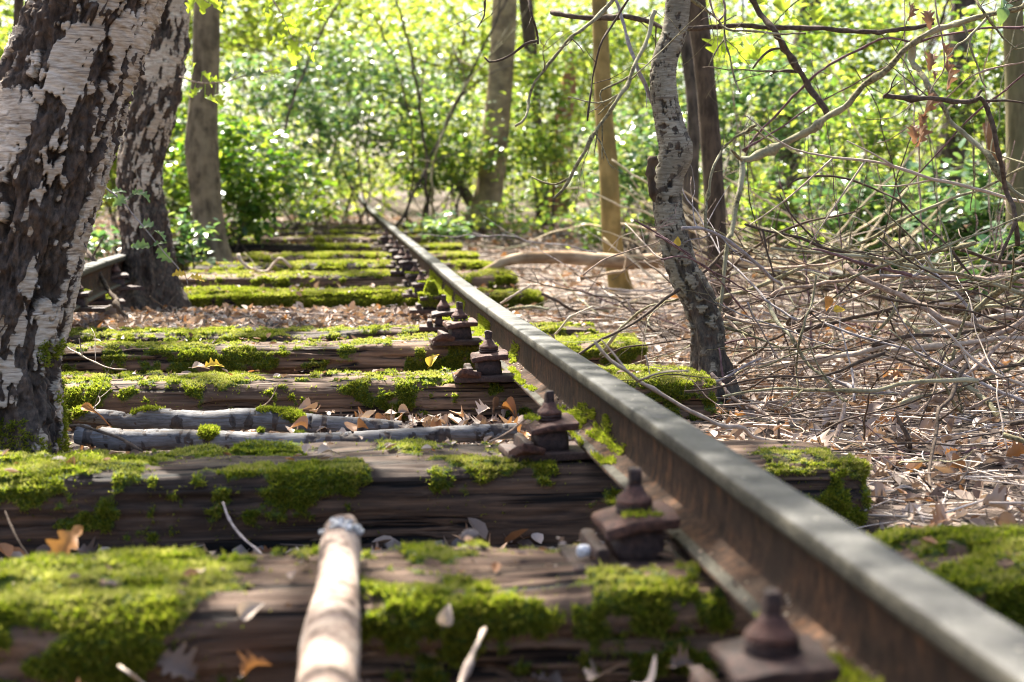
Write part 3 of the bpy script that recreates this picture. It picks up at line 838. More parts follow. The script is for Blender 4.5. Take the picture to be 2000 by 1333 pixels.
# crooked grey birch in the middle right
b3 = pxpath([(1385, 815), (1386, 760), (1385, 700), (1380, 640), (1362, 580), (1335, 530), (1318, 470), (1304, 410), (1306, 350), (1320, 295), (1308, 245), (1296, 180), (1298, 120), (1318, 60), (1326, -20), (1335, -150), (1360, -500)], 4.5)
t, V, D, bk = tree('birch_tree', b3, [.068, .056, .05, .05, .05, .048, .046, .044, .044, .052, .044, .041, .039, .037, .037, .036, .036], M['birch_grey'], 'crooked slim grey birch with black base rising beside the rail',
     120, 620, 'birch', 21, (2.1, .08), ((.5, 7.0, 5.2), (1.3, 1.4, 1.0), 26, 45), dark_base=2.6, dark_bias=-.62, kx=44, kz=60, amp=.5, hf=.8)
st = [at(1278, 395, 4.45), at(1272, 350, 4.44), at(1274, 305, 4.43)]
C, s = spline(st, 16)
v, f = tube(C, np.interp(np.arange(16), [0, 3, 14, 15], [.003, .012, .0135, .012]), 14, True, .7, 3, 90)
obj('broken_stub', v, f, M['bark_brown'], t)
# dark thin trunks behind it
g7 = pxpath([(1425, 700), (1412, 600), (1402, 500), (1396, 400), (1390, 300), (1382, 200), (1372, 100), (1358, 0), (1345, -120), (1330, -400)], 7.0)
tree('deciduous_tree', g7, [.07, .052, .052, .05, .05, .05, .05, .05, .047, .045], M['bark_brown'], 'straight dark brown trunk close behind the crooked grey birch', 24, 80, 'plain', 22, (.3, .1), ((2.2, 9.4, 6), (1.6, 1.8, 1.2), 18, 45), amp=.5)
g8 = pxpath([(1352, 480), (1348, 400), (1350, 320), (1355, 240), (1350, 160), (1340, 80), (1338, -60)], 9)
tree('deciduous_tree', g8, [.055, .05, .048, .042, .04, .038, .034], M['bark_dark'], 'thin crooked dark trunk half hidden by the grey birch', 16, 50, 'plain', 23, None)
g9 = pxpath([(1515, 450), (1532, 380), (1540, 300), (1535, 220), (1552, 140), (1575, 60), (1590, -60), (1600, -300)], 14)
tree('deciduous_tree', g9, [.17, .15, .13, .12, .11, .1, .1, .09], M['bark_dark'], 'dark rough trunk bending in the leafy middle distance', 20, 60, 'plain', 24, (.3, .15), ((4.2, 16, 7), (2.2, 2.2, 1.4), 60, 45), 'leaf_sun')
g10 = pxpath([(1810, 545), (1826, 470), (1842, 390), (1856, 310), (1868, 220), (1876, 120), (1880, 20), (1884, -100), (1890, -350)], 11.5)
tree('deciduous_tree', g10, [.17, .13, .12, .115, .11, .105, .1, .1, .09], M['bark_dark'], 'furrowed dark trunk among bluish leaves at the right', 40, 90, 'plain', 25, (.3, .12), ((4.6, 13, 6.6), (2.0, 2.0, 1.3), 50, 45), amp=1.1)
g11 = pxpath([(1992, 520), (1990, 420), (1988, 300), (1984, 180), (1980, 60), (1974, -60), (1965, -350)], 7.5)
tree('deciduous_tree', g11, [.08, .065, .06, .058, .056, .054, .05], M['bark_green'], 'olive barked trunk cut by the right picture edge', 24, 60, 'plain', 26, (.2, .1), ((3.4, 9, 6), (1.8, 1.8, 1.2), 50, 45), amp=.6)
g12 = pxpath([(2010, 460), (1985, 400), (1962, 350), (1940, 290), (1925, 240)], 8.2)
tree('deciduous_tree', g12, [.05, .045, .04, .03, .02], M['bark_orange'], 'short orange brown leaning trunk by the olive trunk', 14, 40, 'plain', 27, None)
g13 = pxpath([(212, 400), (213, 340), (216, 290), (220, 200), (226, 100), (230, -100)], 13)
tree('deciduous_tree', g13, [.10, .085, .08, .075, .07, .06], M['bark_orange'], 'reddish trunk glimpsed between the two birches', 16, 40, 'plain', 28, None)
g14 = pxpath([(40, 330), (38, 200), (34, 90), (36, 20), (40, -150)], 8)
tree('deciduous_tree', g14, [.035, .03, .028, .026, .024], M['bark_brown'], 'thin upright stem in the top left corner', 12, 40, 'plain', 29, None)
# ------------------------------------------------------------------ logs and sticks
def log_path(L, D, n): 
    P = pxpath(L, D) if not isinstance(L[0], np.ndarray) else L
    return spline(P, n)
def blog(pts, rads, n, seg, mat, label, seed, name='fallen_branch', group=None, knots=(), mossn=0, kind='birch', caprough=True):
    P4 = np.column_stack([np.array(pts), np.array(rads)])
    V, F, bark, D, (C, R, s) = trunk_mesh(pts, rads, seg, n, kind, seed, None, kx=16, kz=55, amp=.3, dark_bias=-.42, hf=.3)
    C4 = V.mean(1)
    bag = Bag(); bag.add(V, F, bark if bark is not None else np.zeros(seg * n))
    for e, sg in ((0, 1), (n - 1, -1)):
        rings = [V[e], C4[e] + (V[e] - C4[e]) * .8 , C4[e] + (V[e] - C4[e]) * .4, C4[e] + (V[e] - C4[e]) * .03]
        g = grid_faces(4, seg, True)
        bag.add(np.concatenate(rings), g if sg < 0 else g[:, ::-1], np.full(4 * seg, .3))
    for (f, d, L, r) in knots:
        k = int(f * (n - 1)); a = C4[k]
        cc, _ = spline([a, a + np.array(d) * L * .5, a + np.array(d) * L], 8)
        v, ff = tube(cc, np.linspace(r * 1.3, r * .8, 8), 10, True, .2, seed); bag.add(v, ff, np.full(len(v), .4))
    VV, FF = bag.get()
    if mossn:
        rng = np.random.default_rng(seed)
        t = thing(name, (*V[n // 2].mean(0)[:2], V[..., 2].min()), label, 'branch', group)
        obj('wood', VV, FF, mat, t, attrs={'bark': np.concatenate(bag.A)})
        m = fbm(V * [7, 7, 7], 3, seed + 5) + .4 * D[..., 2] - .55
        ids = np.argwhere(m > 0)
        ids = ids[rng.choice(len(ids), mossn)]
        P = V[ids[:, 0], ids[:, 1]] + rng.normal(0, .003, (mossn, 3)); N = D[ids[:, 0], ids[:, 1]]
        v, f = tufts(P, N, .008 * rng.uniform(.6, 1.3, mossn), rng)
        obj('moss', v, f, M['moss'], t, smooth=False)
        return t
    return solo(name, VV, FF, mat, label, 'branch', group, attrs={'bark': np.concatenate(bag.A)})
blog([at(x, y, 3.62) for x, y in ((150, 812), (205, 815), (262, 824), (300, 818), (400, 824), (480, 818), (560, 824), (640, 832), (720, 834), (785, 836))],
     [.014, .018, .022, .025, .026, .026, .026, .025, .022, .016], 200, 40, M['birch_log'], 'bent silver grey branch lying between two sleepers, the rear of the pair', 31, mossn=2200)
blog([at(x, y, 3.36) for x, y in ((150, 848), (240, 860), (330, 859), (450, 862), (560, 866), (680, 863), (800, 855), (900, 848), (1010, 841))],
     [.022, .024, .024, .023, .0225, .022, .021, .019, .017], 240, 40, M['birch_log'], 'straight silver birch pole with dark bands, in front of the bent grey branch', 32, mossn=3000)
# foreground stick resting across the front sleepers
sp = [(668, 1036, 2.02), (664, 1075, 1.97), (662, 1120, 1.90), (658, 1165, 1.83), (650, 1215, 1.75), (645, 1265, 1.66), (640, 1330, 1.53), (632, 1400, 1.40), (620, 1500, 1.25)]
sr = [.026, .030, .0285, .0295, .033, .0345, .033, .034, .034]
SP = np.array([at(x, y, d) for x, y, d in sp])
t = thing('fallen_branch', SP[0] - [0, 0, .03], 'thick peeling stick with white tip lying towards the camera over front sleepers', 'branch')
V, F, bark, D, (C, R, s) = trunk_mesh(SP, sr, 48, 200, 'plain', 77, None, amp=.45)
bag = Bag(); bag.add(V, F)
c0 = V[0].mean(0); ax = (C[0] - C[3]); ax /= np.linalg.norm(ax)
rings = [V[0]]
for k, o_ in ((.93, .004), (.75, .006), (.5, .003), (.25, .007), (.02, .005)):
    q = c0 + (V[0] - c0) * k; rings.append(q + ax * (o_ + .005 * fbm(q * 50, 2, 3)[:, None]))
bag.add(np.concatenate(rings), grid_faces(6, 48, True)[:, ::-1])
for f_, d_, L_, r_ in ((.36, (.9, .1, .2), .004, .012), (.75, (-.9, -.1, .3), .004, .012)):
    k = int(f_ * 199); a = C[k]
    cc, _ = spline([a, a + np.array(d_) * .02, a + np.array(d_) * (L_ + R[k])], 8)
    bag.add(*tube(cc, np.linspace(r_ * 1.4, r_ * .7, 8), 12, True, .3, 4))
VV, FF = bag.get()
obj('wood', VV, FF, M['stick'], t)
rng = np.random.default_rng(2)
bag = Bag()
for k in range(16):
    i = int(rng.integers(3, 13)); a = rng.uniform(.35, 2.2)
    j = int(a / (2 * pi) * 48)
    up = np.argmax(D[i][:, 2] + .35 * D[i][:, 0] - .3 * D[i][:, 1])
    j = (up + int(rng.normal(0, 4.5))) % 48
    v, f = block(-1, 1, -1, 1, -1, 1, .9)
    v = v * [.0055 * rng.uniform(.7, 1.5), .0055 * rng.uniform(.7, 1.5), .0035] + .001 * np.stack([fbm(v * 2 + k + m_, 2, m_) for m_ in range(3)], -1)
    bag.add(v + V[i, j] + D[i, j] * .0012, f)
obj('white_fungus', *bag.get(), M['fungus'], t)
# fallen log behind the rail
L = [(915, 542), (950, 528), (985, 512), (1020, 505), (1090, 503), (1160, 507), (1230, 512), (1300, 510), (1400, 513), (1480, 516), (1560, 522), (1620, 528)]
pts = [at(x, y, 8.6 + .0006 * (x - 900)) for x, y in L]
blog(pts, [.015, .02, .03, .036, .04, .043, .046, .047, .046, .044, .04, .03], 160, 24, M['log_brown'], 'long rotten brown log lying across behind the rail and honey coloured trunk', 35, 'fallen_log', kind='plain',
     knots=((.75, (0, -.4, .8), .1, .012),))
blog([at(x, y, 4.75) for x, y in ((1866, 851), (1910, 846), (1960, 840), (2010, 838), (2080, 836))], [.018, .02, .02, .02, .019], 60, 16, M['tw_lichen'], 'short thick greenish log piece on the litter at the right edge', 36, 'fallen_log', kind='plain')
blog([at(x, y, 9.5) for x, y in ((1490, 520), (1560, 540), (1650, 535), (1720, 545), (1790, 550))], [.03, .04, .04, .035, .03], 60, 16, M['log_brown'], 'mossy looking log in the shade behind the tangled branches', 37, 'fallen_log', kind='plain')

def cR3(L): return [(1300 + x / 2.854, y / 2.854) for x, y in L]
def cR2(L): return [(650 + x / 2.854, y / 2.854) for x, y in L]
def cR6(L): return [(1300 + x / 2.854, 420 + y / 2.854) for x, y in L]
def cR4(L): return [(x / 2.854, 420 + y / 2.854) for x, y in L]
def cR5(L): return [(100 + x / 6.667, 450 + y / 6.667) for x, y in L]
def cR7(L): return [(x / 2, 800 + y / 2) for x, y in L]
def cR8(L): return [(1000 + x / 2, 800 + y / 2) for x, y in L]
def cRm(L): return [(650 + x / 2.854, 420 + y / 2.854) for x, y in L]
def branch(L, D, wpx, mat, label, seed, name='dead_branch', group=None, twigs=4, taper=.6, extra=(), cat='branch', rmul=1.0):
    """L in photo pixels, D distance (number or (near,far) along it), wpx width in photo pixels at the thick end"""
    rng = np.random.default_rng(7000 + seed)
    n0 = len(L)
    Ds = np.linspace(D[0], D[1], n0) if hasattr(D, '__len__') else np.full(n0, float(D))
    Ds = Ds + rng.normal(0, .02, n0)
    P = np.array([at(x, y, d) for (x, y), d in zip(L, Ds)])
    n = max(18, int(np.linalg.norm(np.diff(P, axis=0), axis=1).sum() / .022))
    C, s = spline(P, n)
    r0 = wpx / 2 * Ds.mean() / F_PX * rmul
    C = C + np.stack([fbm(stack(s * 11, k * 7.7, seed), 3, seed) for k in range(3)], -1) * r0 * 1.05
    R = r0 * np.interp(np.linspace(0, 1, n), [0, .5, 1], [taper, 1, .85]) if taper < 0 else r0 * np.linspace(1, taper, n)
    kn = np.clip(vn(stack(s * 22, seed * 3.3, 0), seed), .45, 1) - .45
    R = R * (1 + 1.3 * kn) * (1 + .18 * vn(stack(s * 45, seed * 1.7, 0), seed + 2))
    bag = Bag(); bag.add(*tube(C, R, 10 if wpx > 12 else 7, True, .3, seed, 110))
    Tn, A, B = frames(C)
    def sub(c, dirv, L_, r, lev):
        k = max(7, int(L_ / .02))
        d2 = dirv + rng.normal(0, .35, 3)
        q = np.array([c, c + dirv * L_ * .35, c + dirv * L_ * .6 + d2 * L_ * .1, c + dirv * L_ * .75 + d2 * L_ * .3])
        cc, ss = spline(q, k)
        cc = cc + np.stack([fbm(stack(ss * 25, m_ * 5.1, seed + lev), 2, seed + int(r * 1e5)) for m_ in range(3)], -1) * .006 * np.linspace(0, 1, k)[:, None]
        bag.add(*tube(cc, np.linspace(r, r * .45, k), 5, True))
        if lev and L_ > .08:
            for _ in range(rng.integers(0, 3)):
                i = rng.integers(k // 3, k)
                dd = dirv + rng.normal(0, .8, 3); dd /= np.linalg.norm(dd)
                sub(cc[i], dd, L_ * rng.uniform(.25, .5), r * .6, 0)
    for _ in range(twigs):
        i = int(rng.integers(n // 6, n))
        th = rng.uniform(0, 2 * pi)
        dd = Tn[i] * rng.uniform(.2, .9) * (1 if rng.uniform() < .75 else -1) + A[i] * cos(th) + B[i] * sin(th)
        dd /= np.linalg.norm(dd)
        sub(C[i], dd, rng.uniform(.05, .26) * min(1.6, max(.5, r0 / .005)), max(.0011, r0 * rng.uniform(.25, .45)), 1)
    for (L2, w2) in extra:
        P2 = np.array([at(x, y, Ds.mean()) for x, y in L2])
        j = np.argmin(np.linalg.norm(C - P2[0], axis=1)); P2 = P2 + (C[j] - P2[0]) * np.linspace(1, 0, len(P2))[:, None]
        c2, s2 = spline(P2, max(10, int(np.linalg.norm(np.diff(P2, axis=0), axis=1).sum() / .02)))
        bag.add(*tube(c2, w2 / 2 * Ds.mean() / F_PX * np.linspace(1, .6, len(c2)), 7, True, .2, seed))
    VV, FF = bag.get()
    return solo(name, VV, FF, mat, label, cat, group)

T = M
BR = [
 (cR3([(440, 885), (560, 845), (700, 770), (800, 725), (920, 640), (1030, 560), (1110, 480), (1220, 380), (1340, 290), (1400, 240), (1560, 150), (1750, 90), (2000, 25), (2150, -10)]), (4.7, 4.3), 15, 'tw_lichen', 'long pale lichen covered branch rising diagonally to the upper right', 3, .6,
  [(cR3([(440, 885), (440, 960), (425, 1050), (400, 1150), (385, 1250), (365, 1330)]) + cR6([(355, 120), (335, 260), (320, 400), (300, 560)]), 12), (cR3([(450, 893), (420, 882), (370, 840)]), 9)]),
 (cR3([(905, 640), (870, 560), (810, 480), (740, 380), (660, 265), (600, 170), (540, 70), (480, -20), (430, -120)]), 4.75, 12, 'tw_dark', 'dark bent branch dropping from the top onto the long lichen branch', 2, 1.0,
  [(cR3([(657, 262), (590, 270), (530, 320), (485, 385)]), 6)]),
 (cR2([(1215, 75), (1350, 95), (1480, 95), (1650, 90), (1750, 112), (1850, 150)]) + cR3([(100, 155), (350, 150), (600, 150), (900, 158), (1150, 165), (1400, 155), (1500, 145)]), (5.0, 4.6), 10, 'tw_dark', 'long dark branch running level behind the top of the grey birch', 5, .9, []),
 (cR3([(430, 850), (620, 640), (760, 490), (900, 370), (1080, 275), (1200, 225), (1290, 215), (1400, 238), (1550, 195), (1750, 165), (2000, 150), (2100, 148)]), (4.9, 4.4), 5, 'tw_purple', 'arching purplish cane crossing above the lichen branch', 3, .8, []),
 (cR3([(430, 840), (600, 740), (800, 600), (950, 520), (1150, 410), (1300, 330)]), 4.8, 4, 'tw_purple', 'thin purplish cane running just over the lichen branch', 3, .6, []),
 (cR3([(1945, 1360), (1930, 1180), (1900, 1060), (1860, 900), (1830, 740), (1790, 600), (1745, 540), (1700, 560), (1600, 565), (1450, 555), (1330, 548), (1230, 535)]), (4.3, 4.2), 10, 'tw_dark', 'dark broken branch with a sharp elbow in the upper right', 3, 1.0,
  [(cR3([(1745, 540), (1752, 515), (1760, 505)]), 9), (cR6([(1945, 20), (1950, 60), (1920, 130), (1870, 230), (1860, 255)]), 9), (cR3([(1780, 540), (1900, 550), (2000, 575)]), 6)]),
 (cR3([(1370, 250), (1380, 350), (1450, 440), (1530, 560), (1580, 650), (1680, 760), (1790, 870), (1880, 1000), (2000, 1110), (2100, 1200)]), (4.6, 4.3), 11, 'tw_lichen', 'greenish branch slanting down to the right from the lichen branch', 3, .9, []),
 (cR3([(2100, 320), (2000, 345), (1850, 375), (1700, 430), (1590, 520), (1480, 610), (1380, 690), (1250, 780), (1180, 800)]), (4.2, 4.6), 3.5, 'tw_tan', 'thin tan cane curving down through the upper right tangle', 3, .5, []),
 (cR3([(2100, 340), (2000, 420), (1900, 500), (1780, 590), (1650, 710), (1520, 850), (1420, 960), (1300, 1080)]), (4.2, 4.6), 4.5, 'tw_purple', 'straight purple cane slanting up to the right edge', 3, .6, []),
 (cR3([(680, 1045), (740, 1000), (900, 980), (1050, 1005), (1200, 1070), (1300, 1120), (1400, 1220), (1540, 1330)]) + cR6([(1480, 80), (1570, 160), (1640, 260), (1700, 340)]), (4.8, 4.5), 4.5, 'tw_dark', 'thin dark arching cane in the middle of the right tangle', 2, .8, []),
 (cR3([(330, 60), (330, 200), (350, 300), (380, 430), (415, 520)]), 4.6, 5, 'tw_lichen', 'hanging twig with knobbly end right of the grey birch top', 4, .6, [(cR3([(330, 200), (290, 260), (240, 370)]), 4)]),
 (cR3([(120, -20), (200, 40), (290, 110), (340, 170), (480, 180), (600, 185), (780, 190)]), 4.55, 6, 'tw_lichen', 'mossy forked twig just under the top edge beside the grey birch', 5, .6, []),
 (cR3([(240, -30), (270, 80), (300, 110), (330, 60), (320, -20)]), 4.5, 4, 'tw_tan', 'looped thin twig at the top edge beside the grey birch', 2, .7, []),
 (cR3([(230, 1290), (215, 1180), (240, 1050), (260, 940), (300, 860), (350, 800), (420, 750), (500, 720), (560, 770), (600, 800)]), (4.4, 4.7), 6, 'tw_lichen', 'hooked greenish twig arching beside the dark brown trunk', 3, .6, [(cR3([(590, 800), (550, 740), (505, 700)]), 9)]),
 (cR3([(1700, -20), (1770, 60), (1840, 160), (1880, 215), (1950, 270)]), 4.2, 6, 'tw_lichen', 'short lichen tufted twig poking in at the top right', 3, .6, []),
 (cR2([(1580, -30), (1480, 90), (1390, 160), (1330, 210), (1270, 290), (1180, 400), (1130, 470), (1100, 560), (1075, 660), (1010, 700)]), (4.3, 4.1), 8, 'tw_lichen', 'long drooping dead twig reaching left of the honey coloured trunk', 2, .6, [(cR2([(1390, 160), (1330, 230), (1260, 270)]), 4)]),
 (cR2([(1800, 60), (1770, 170), (1720, 290), (1670, 380), (1630, 480), (1590, 560), (1510, 670), (1440, 770), (1400, 860), (1330, 990), (1220, 1110)]), (4.45, 4.2), 9, 'tw_lichen', 'drooping lichened branch hanging across the honey coloured trunk', 3, .7,
  [(cR2([(1340, 995), (1250, 1030), (1160, 1010), (1110, 985)]), 5), (cR2([(1670, 380), (1600, 430), (1530, 470), (1490, 510), (1510, 590)]), 5), (cR2([(1500, 510), (1430, 570), (1310, 540)]), 4), (cR2([(1620, 560), (1540, 610), (1480, 640)]), 5),
   (cR2([(1510, 700), (1505, 800), (1500, 890)]), 3.5), (cR2([(1450, 780), (1455, 870)]), 3)]),
 (cR2([(1790, 610), (1760, 540), (1700, 400), (1660, 290), (1610, 130), (1560, -20)]), 4.5, 8, 'tw_grey', 'straight bare side shoot leaning against the grey birch', 2, .8, []),
 (cR2([(1660, -20), (1560, 130), (1490, 250), (1450, 420), (1430, 560), (1420, 670)]), 4.3, 5, 'tw_dark', 'thin dark twig hanging over the honey coloured trunk', 3, .6, []),
 (cR2([(1095, -20), (1110, 90), (1140, 190), (1145, 240)]), 4.2, 5, 'tw_dark', 'dark hanging twig with a long side spur by the pale tan trunk top', 1, .8, [(cR2([(1142, 220), (1080, 235), (1010, 290), (940, 330), (870, 345), (845, 320)]), 6)]),
 (cR2([(870, -30), (850, 10), (840, 80), (805, 155)]), 4.2, 3.5, 'tw_dark', 'small dark hanging twig left of the pale tan trunk', 2, .6, []),
 (cR6([(600, 850), (750, 825), (900, 795), (1100, 755), (1300, 700), (1480, 650), (1700, 610), (1850, 570), (2000, 540), (2120, 520)]), (4.7, 4.3), 10.5, 'tw_pale', 'long straight pale stick above the sunlit litter, lower right', 2, 1.15, []),
 (cR6([(1000, 280), (1100, 340), (1250, 420), (1400, 490), (1550, 570), (1650, 610), (1790, 660)]), (4.5, 4.35), 12.5, 'tw_tan', 'smooth tan branch joining a thick fork near the right edge', 1, 1.0,
  [(cR6([(1790, 660), (1900, 640), (2000, 620), (2120, 590)]), 20), (cR6([(1790, 660), (1720, 705), (1650, 720)]), 17)]),
 (cR6([(2120, 385), (2000, 375), (1850, 355), (1700, 350), (1500, 350), (1300, 345), (1100, 355), (950, 370), (800, 400), (650, 430), (520, 490), (400, 530), (280, 570)]), (4.4, 4.9), 10.5, 'tw_tan', 'long nearly level brown branch above the dark half hidden rail', 4, .5, []),
 (cR6([(1710, 155), (1600, 185), (1480, 205), (1350, 245), (1200, 290), (1050, 330), (900, 350)]), (4.5, 4.7), 9, 'tw_lichen', 'green tinged branch with a drooping arm in the right tangle', 2, .5,
  [(cR6([(1480, 205), (1400, 215), (1350, 290), (1310, 420), (1280, 530), (1220, 610), (1130, 700)]), 10)]),
 (cR6([(90, 70), (210, 70), (300, 120), (420, 210), (520, 290), (600, 350), (660, 390)]), (4.3, 4.6), 8, 'tw_grey', 'pale grey shoot slanting down right of the grey birch trunk', 3, .8, []),
 (cR6([(-60, 110), (0, 135), (100, 210), (210, 290), (330, 350), (480, 440), (600, 500)]), (4.2, 4.6), 4, 'tw_purple', 'thin purple twig crossing the grey birch trunk', 4, .6, []),
 (cR6([(-20, 245), (100, 235), (220, 280), (330, 400), (420, 520), (500, 600)]), (4.2, 4.6), 3.5, 'tw_purple', 'thin purple twig curving round the grey birch knee', 4, .6, []),
 (cR6([(300, 620), (420, 650), (520, 690), (640, 740), (720, 750)]), 4.5, 6, 'tw_lichen', 'short lichened twig right of the grey birch base', 4, .6, []),
 (cR6([(330, 570), (450, 600), (600, 620), (710, 630), (820, 560), (950, 500), (1080, 450), (1190, 410), (1350, 365)]), 4.55, 5.5, 'tw_tan', 'kinked tan twig running from the grey birch into the tangle', 5, .7, []),
 (cR6([(840, 340), (820, 450), (780, 600), (740, 720), (730, 850), (740, 1000), (760, 1100)]), 4.4, 5, 'tw_lichen', 'upright greenish stem standing in the sunlit litter', 3, .7, []),
 (cR6([(560, 490), (640, 600), (730, 730), (800, 830), (870, 910), (950, 990), (1020, 1040)]), (4.6, 4.3), 8, 'tw_lichen', 'lichened stick slanting down across the sunlit litter', 4, .7, []),
 (cR6([(1950, 1230), (1880, 1160), (1800, 1060), (1700, 960), (1620, 870), (1550, 780), (1450, 690), (1350, 590)]), (4.1, 4.5), 13, 'tw_lichen', 'dark green forked stick slanting through the lower right tangle', 4, .6, [(cR6([(1550, 780), (1600, 650), (1640, 600), (1700, 480)]), 8)]),
 (cR6([(2120, 220), (2000, 310), (1900, 390), (1800, 490), (1700, 560), (1650, 590), (1600, 640)]), (4.2, 4.5), 9, 'tw_lichen', 'yellowish knobbly branch rising to the right edge', 3, .7, [(cR6([(1660, 580), (1750, 530), (1850, 520), (2000, 460), (2100, 420)]), 8)]),
 (cR6([(1720, 600), (1680, 510), (1600, 430), (1540, 370), (1470, 300), (1400, 330), (1320, 335), (1200, 335)]), 4.4, 7, 'tw_grey', 'grey purple stick bent over the half hidden dark rail', 3, .7, [(cR6([(1475, 305), (1470, 270), (1460, 240)]), 10)]),
 (cR6([(1190, 770), (1300, 800), (1450, 850), (1650, 855), (1850, 850), (2000, 830), (2120, 815)]), (4.5, 4.1), 6, 'tw_dark', 'dark sagging twig under the long straight pale stick', 4, .9, []),
 (cR6([(1960, 640), (1800, 790), (1650, 900), (1500, 1020), (1350, 1150), (1230, 1210), (1100, 1255)]), (4.2, 4.0), 7, 'tw_tan', 'tan stick rising from the litter to the thick fork', 4, .6, []),
 (cR8([(1305, -10), (1300, 30), (1270, 130), (1230, 240), (1180, 340)]), (3.9, 3.7), 9, 'tw_tan', 'upright tan stick planted in front of the mossy sleeper end', 3, 1.15, []),
 (cR6([(265, 880), (300, 930), (340, 980), (430, 1050), (550, 1110), (640, 1170), (760, 1240), (930, 1280)]), (4.3, 3.8), 8, 'tw_tan', 'pinkish root like stick curving from the grey birch base', 3, .8, []),
 (cR6([(260, 1210), (380, 1180), (500, 1170), (600, 1190), (700, 1240), (800, 1290), (880, 1330)]), 3.75, 6, 'tw_tan', 'thin bent stick lying on the mossy sleeper end', 3, .8, []),
 (cR6([(300, 740), (320, 880), (350, 1010)]), 4.3, 4, 'tw_purple', 'thin reddish shoot standing at the black birch base', 2, .8, []),
 (cR6([(1600, 690), (1560, 780), (1530, 850), (1500, 960), (1450, 1080), (1400, 1230), (1360, 1330)]), (4.2, 3.9), 5, 'tw_dark', 'dark slim twig slanting through the lower right litter', 4, .7, []),
 (cR6([(2100, 880), (2000, 930), (1880, 980), (1750, 1050), (1600, 1120), (1450, 1190)]), (4.1, 4.3), 5, 'tw_tan', 'tan twig rising gently at the lower right edge', 4, .6, []),
 (cR6([(850, 900), (900, 915), (1000, 940), (1100, 980), (1200, 990), (1300, 1000)]), 4.5, 9, 'tw_grey', 'grey stick lying flat below the sunlit litter', 2, .8, []),
 (cR8([(1250, 400), (1330, 405), (1420, 380), (1480, 330), (1540, 300), (1580, 325), (1620, 320)]), 3.3, 9, 'tw_pale', 'curved pale root like stick beside the rail head', 2, .8, [(cR8([(1400, 410), (1500, 370), (1560, 330)]), 7)]),
 (cR8([(1720, 370), (1850, 375), (2000, 370), (2100, 368)]), 3.3, 10, 'tw_pale', 'pinkish pale stick lying level at the right edge', 2, .9, [(cR8([(1800, 375), (1690, 370), (1600, 350)]), 7)]),
 (cR8([(1690, 350), (1800, 330), (2000, 310), (2080, 300)]), 3.35, 6, 'tw_tan', 'orange tan stick lying just above the pale one, right edge', 2, .7, []),
 (cR8([(1500, 20), (1550, 120), (1560, 200), (1590, 300)]), 3.7, 6, 'tw_dark', 'dark twig leaning upright among the lower right litter', 4, .6, []),
 (cR8([(1560, 90), (1650, 150), (1740, 210), (1820, 280), (1900, 340), (2000, 400)]), 3.6, 5, 'tw_tan', 'slim tan twig falling to the lower right corner of the litter', 3, .6, []),
 (cR8([(820, 70), (920, 60), (1020, 70), (1120, 110), (1220, 180)]), 3.65, 6, 'tw_tan', 'bent brown stick draped over the mossy sleeper end', 2, .8, []),
 (cR8([(1035, 40), (1040, 130), (1045, 250), (1040, 270)]), 3.5, 6, 'tw_dark', 'short dark upright twig in front of the mossy sleeper end', 1, .8, []),
 (cRm([(935, 495), (980, 465), (1040, 430), (1100, 395)]), 6.2, 4.5, 'tw_pale', 'straight pale stick leaning on the far side of the rail', 0, .9, []),
 (cRm([(1235, 665), (1280, 620), (1330, 570), (1390, 535), (1445, 510)]), 5.2, 4.5, 'tw_pale', 'thin pale stick lying over the narrow sleeper end', 0, .8, []),
 (cRm([(985, 530), (1100, 522), (1200, 520)]), 6.4, 7, 'tw_lichen', 'greenish stick lying level just beyond the rail', 1, .9, []),
 (cRm([(1500, 780), (1560, 690), (1650, 600), (1750, 520), (1850, 485), (1930, 470)]), (4.9, 4.5), 6, 'tw_lichen', 'arched green twig touching the grey birch from the left', 4, .7, []),
 (cRm([(1390, 340), (1500, 260), (1640, 205), (1790, 155), (1900, 90)]), 4.5, 3.5, 'tw_tan', 'thin arched twig before the honey coloured trunk base', 2, .6, []),
 (cRm([(1690, 30), (1800, 100), (1900, 160), (2000, 225)]), 4.3, 4, 'tw_purple', 'thin reddish twig crossing the grey birch above its knee', 2, .6, []),
 (cRm([(1650, 480), (1690, 590), (1740, 690), (1700, 700)]), 4.8, 4, 'tw_tan', 'small forked twig by the rail edge left of the grey birch', 3, .6, []),
 (cRm([(1500, 800), (1620, 740), (1750, 720), (1880, 705), (1990, 690)]), 4.5, 4, 'tw_dark', 'dark twig leaning into the grey birch base', 4, .6, []),
 (cRm([(1560, 880), (1680, 830), (1800, 790), (1950, 745)]), 4.3, 4, 'tw_tan', 'thin brown twig lying over the mossy sleeper by the grey birch', 3, .6, []),
 (cRm([(1740, 780), (1770, 900), (1800, 980)]), 4.1, 4, 'tw_pale', 'pale crooked twig standing on the mossy sleeper by the grey birch', 3, .6, []),
 (cRm([(1160, 430), (1250, 480), (1350, 530), (1420, 560)]), 6.3, 7, 'tw_dark', 'dark curved stick past the sleeper ends', 2, .6, []),
 (cRm([(1380, 355), (1450, 340), (1560, 325), (1640, 300)]), 8.2, 7, 'log_brown', 'thin brown stick lying under the rotten log', 1, .7, []),
 (cR5([(990, 1150), (880, 950), (800, 850), (700, 680), (600, 520), (500, 330), (400, 190)]), (6.2, 6.6), 9, 'tw_dark', 'leaning grey brown stick in front of the short rail stretch', 0, 1.0, [(cR5([(420, 190), (550, 140), (680, 85)]), 4), (cR5([(820, 930), (870, 1080), (910, 1150)]), 3)]),
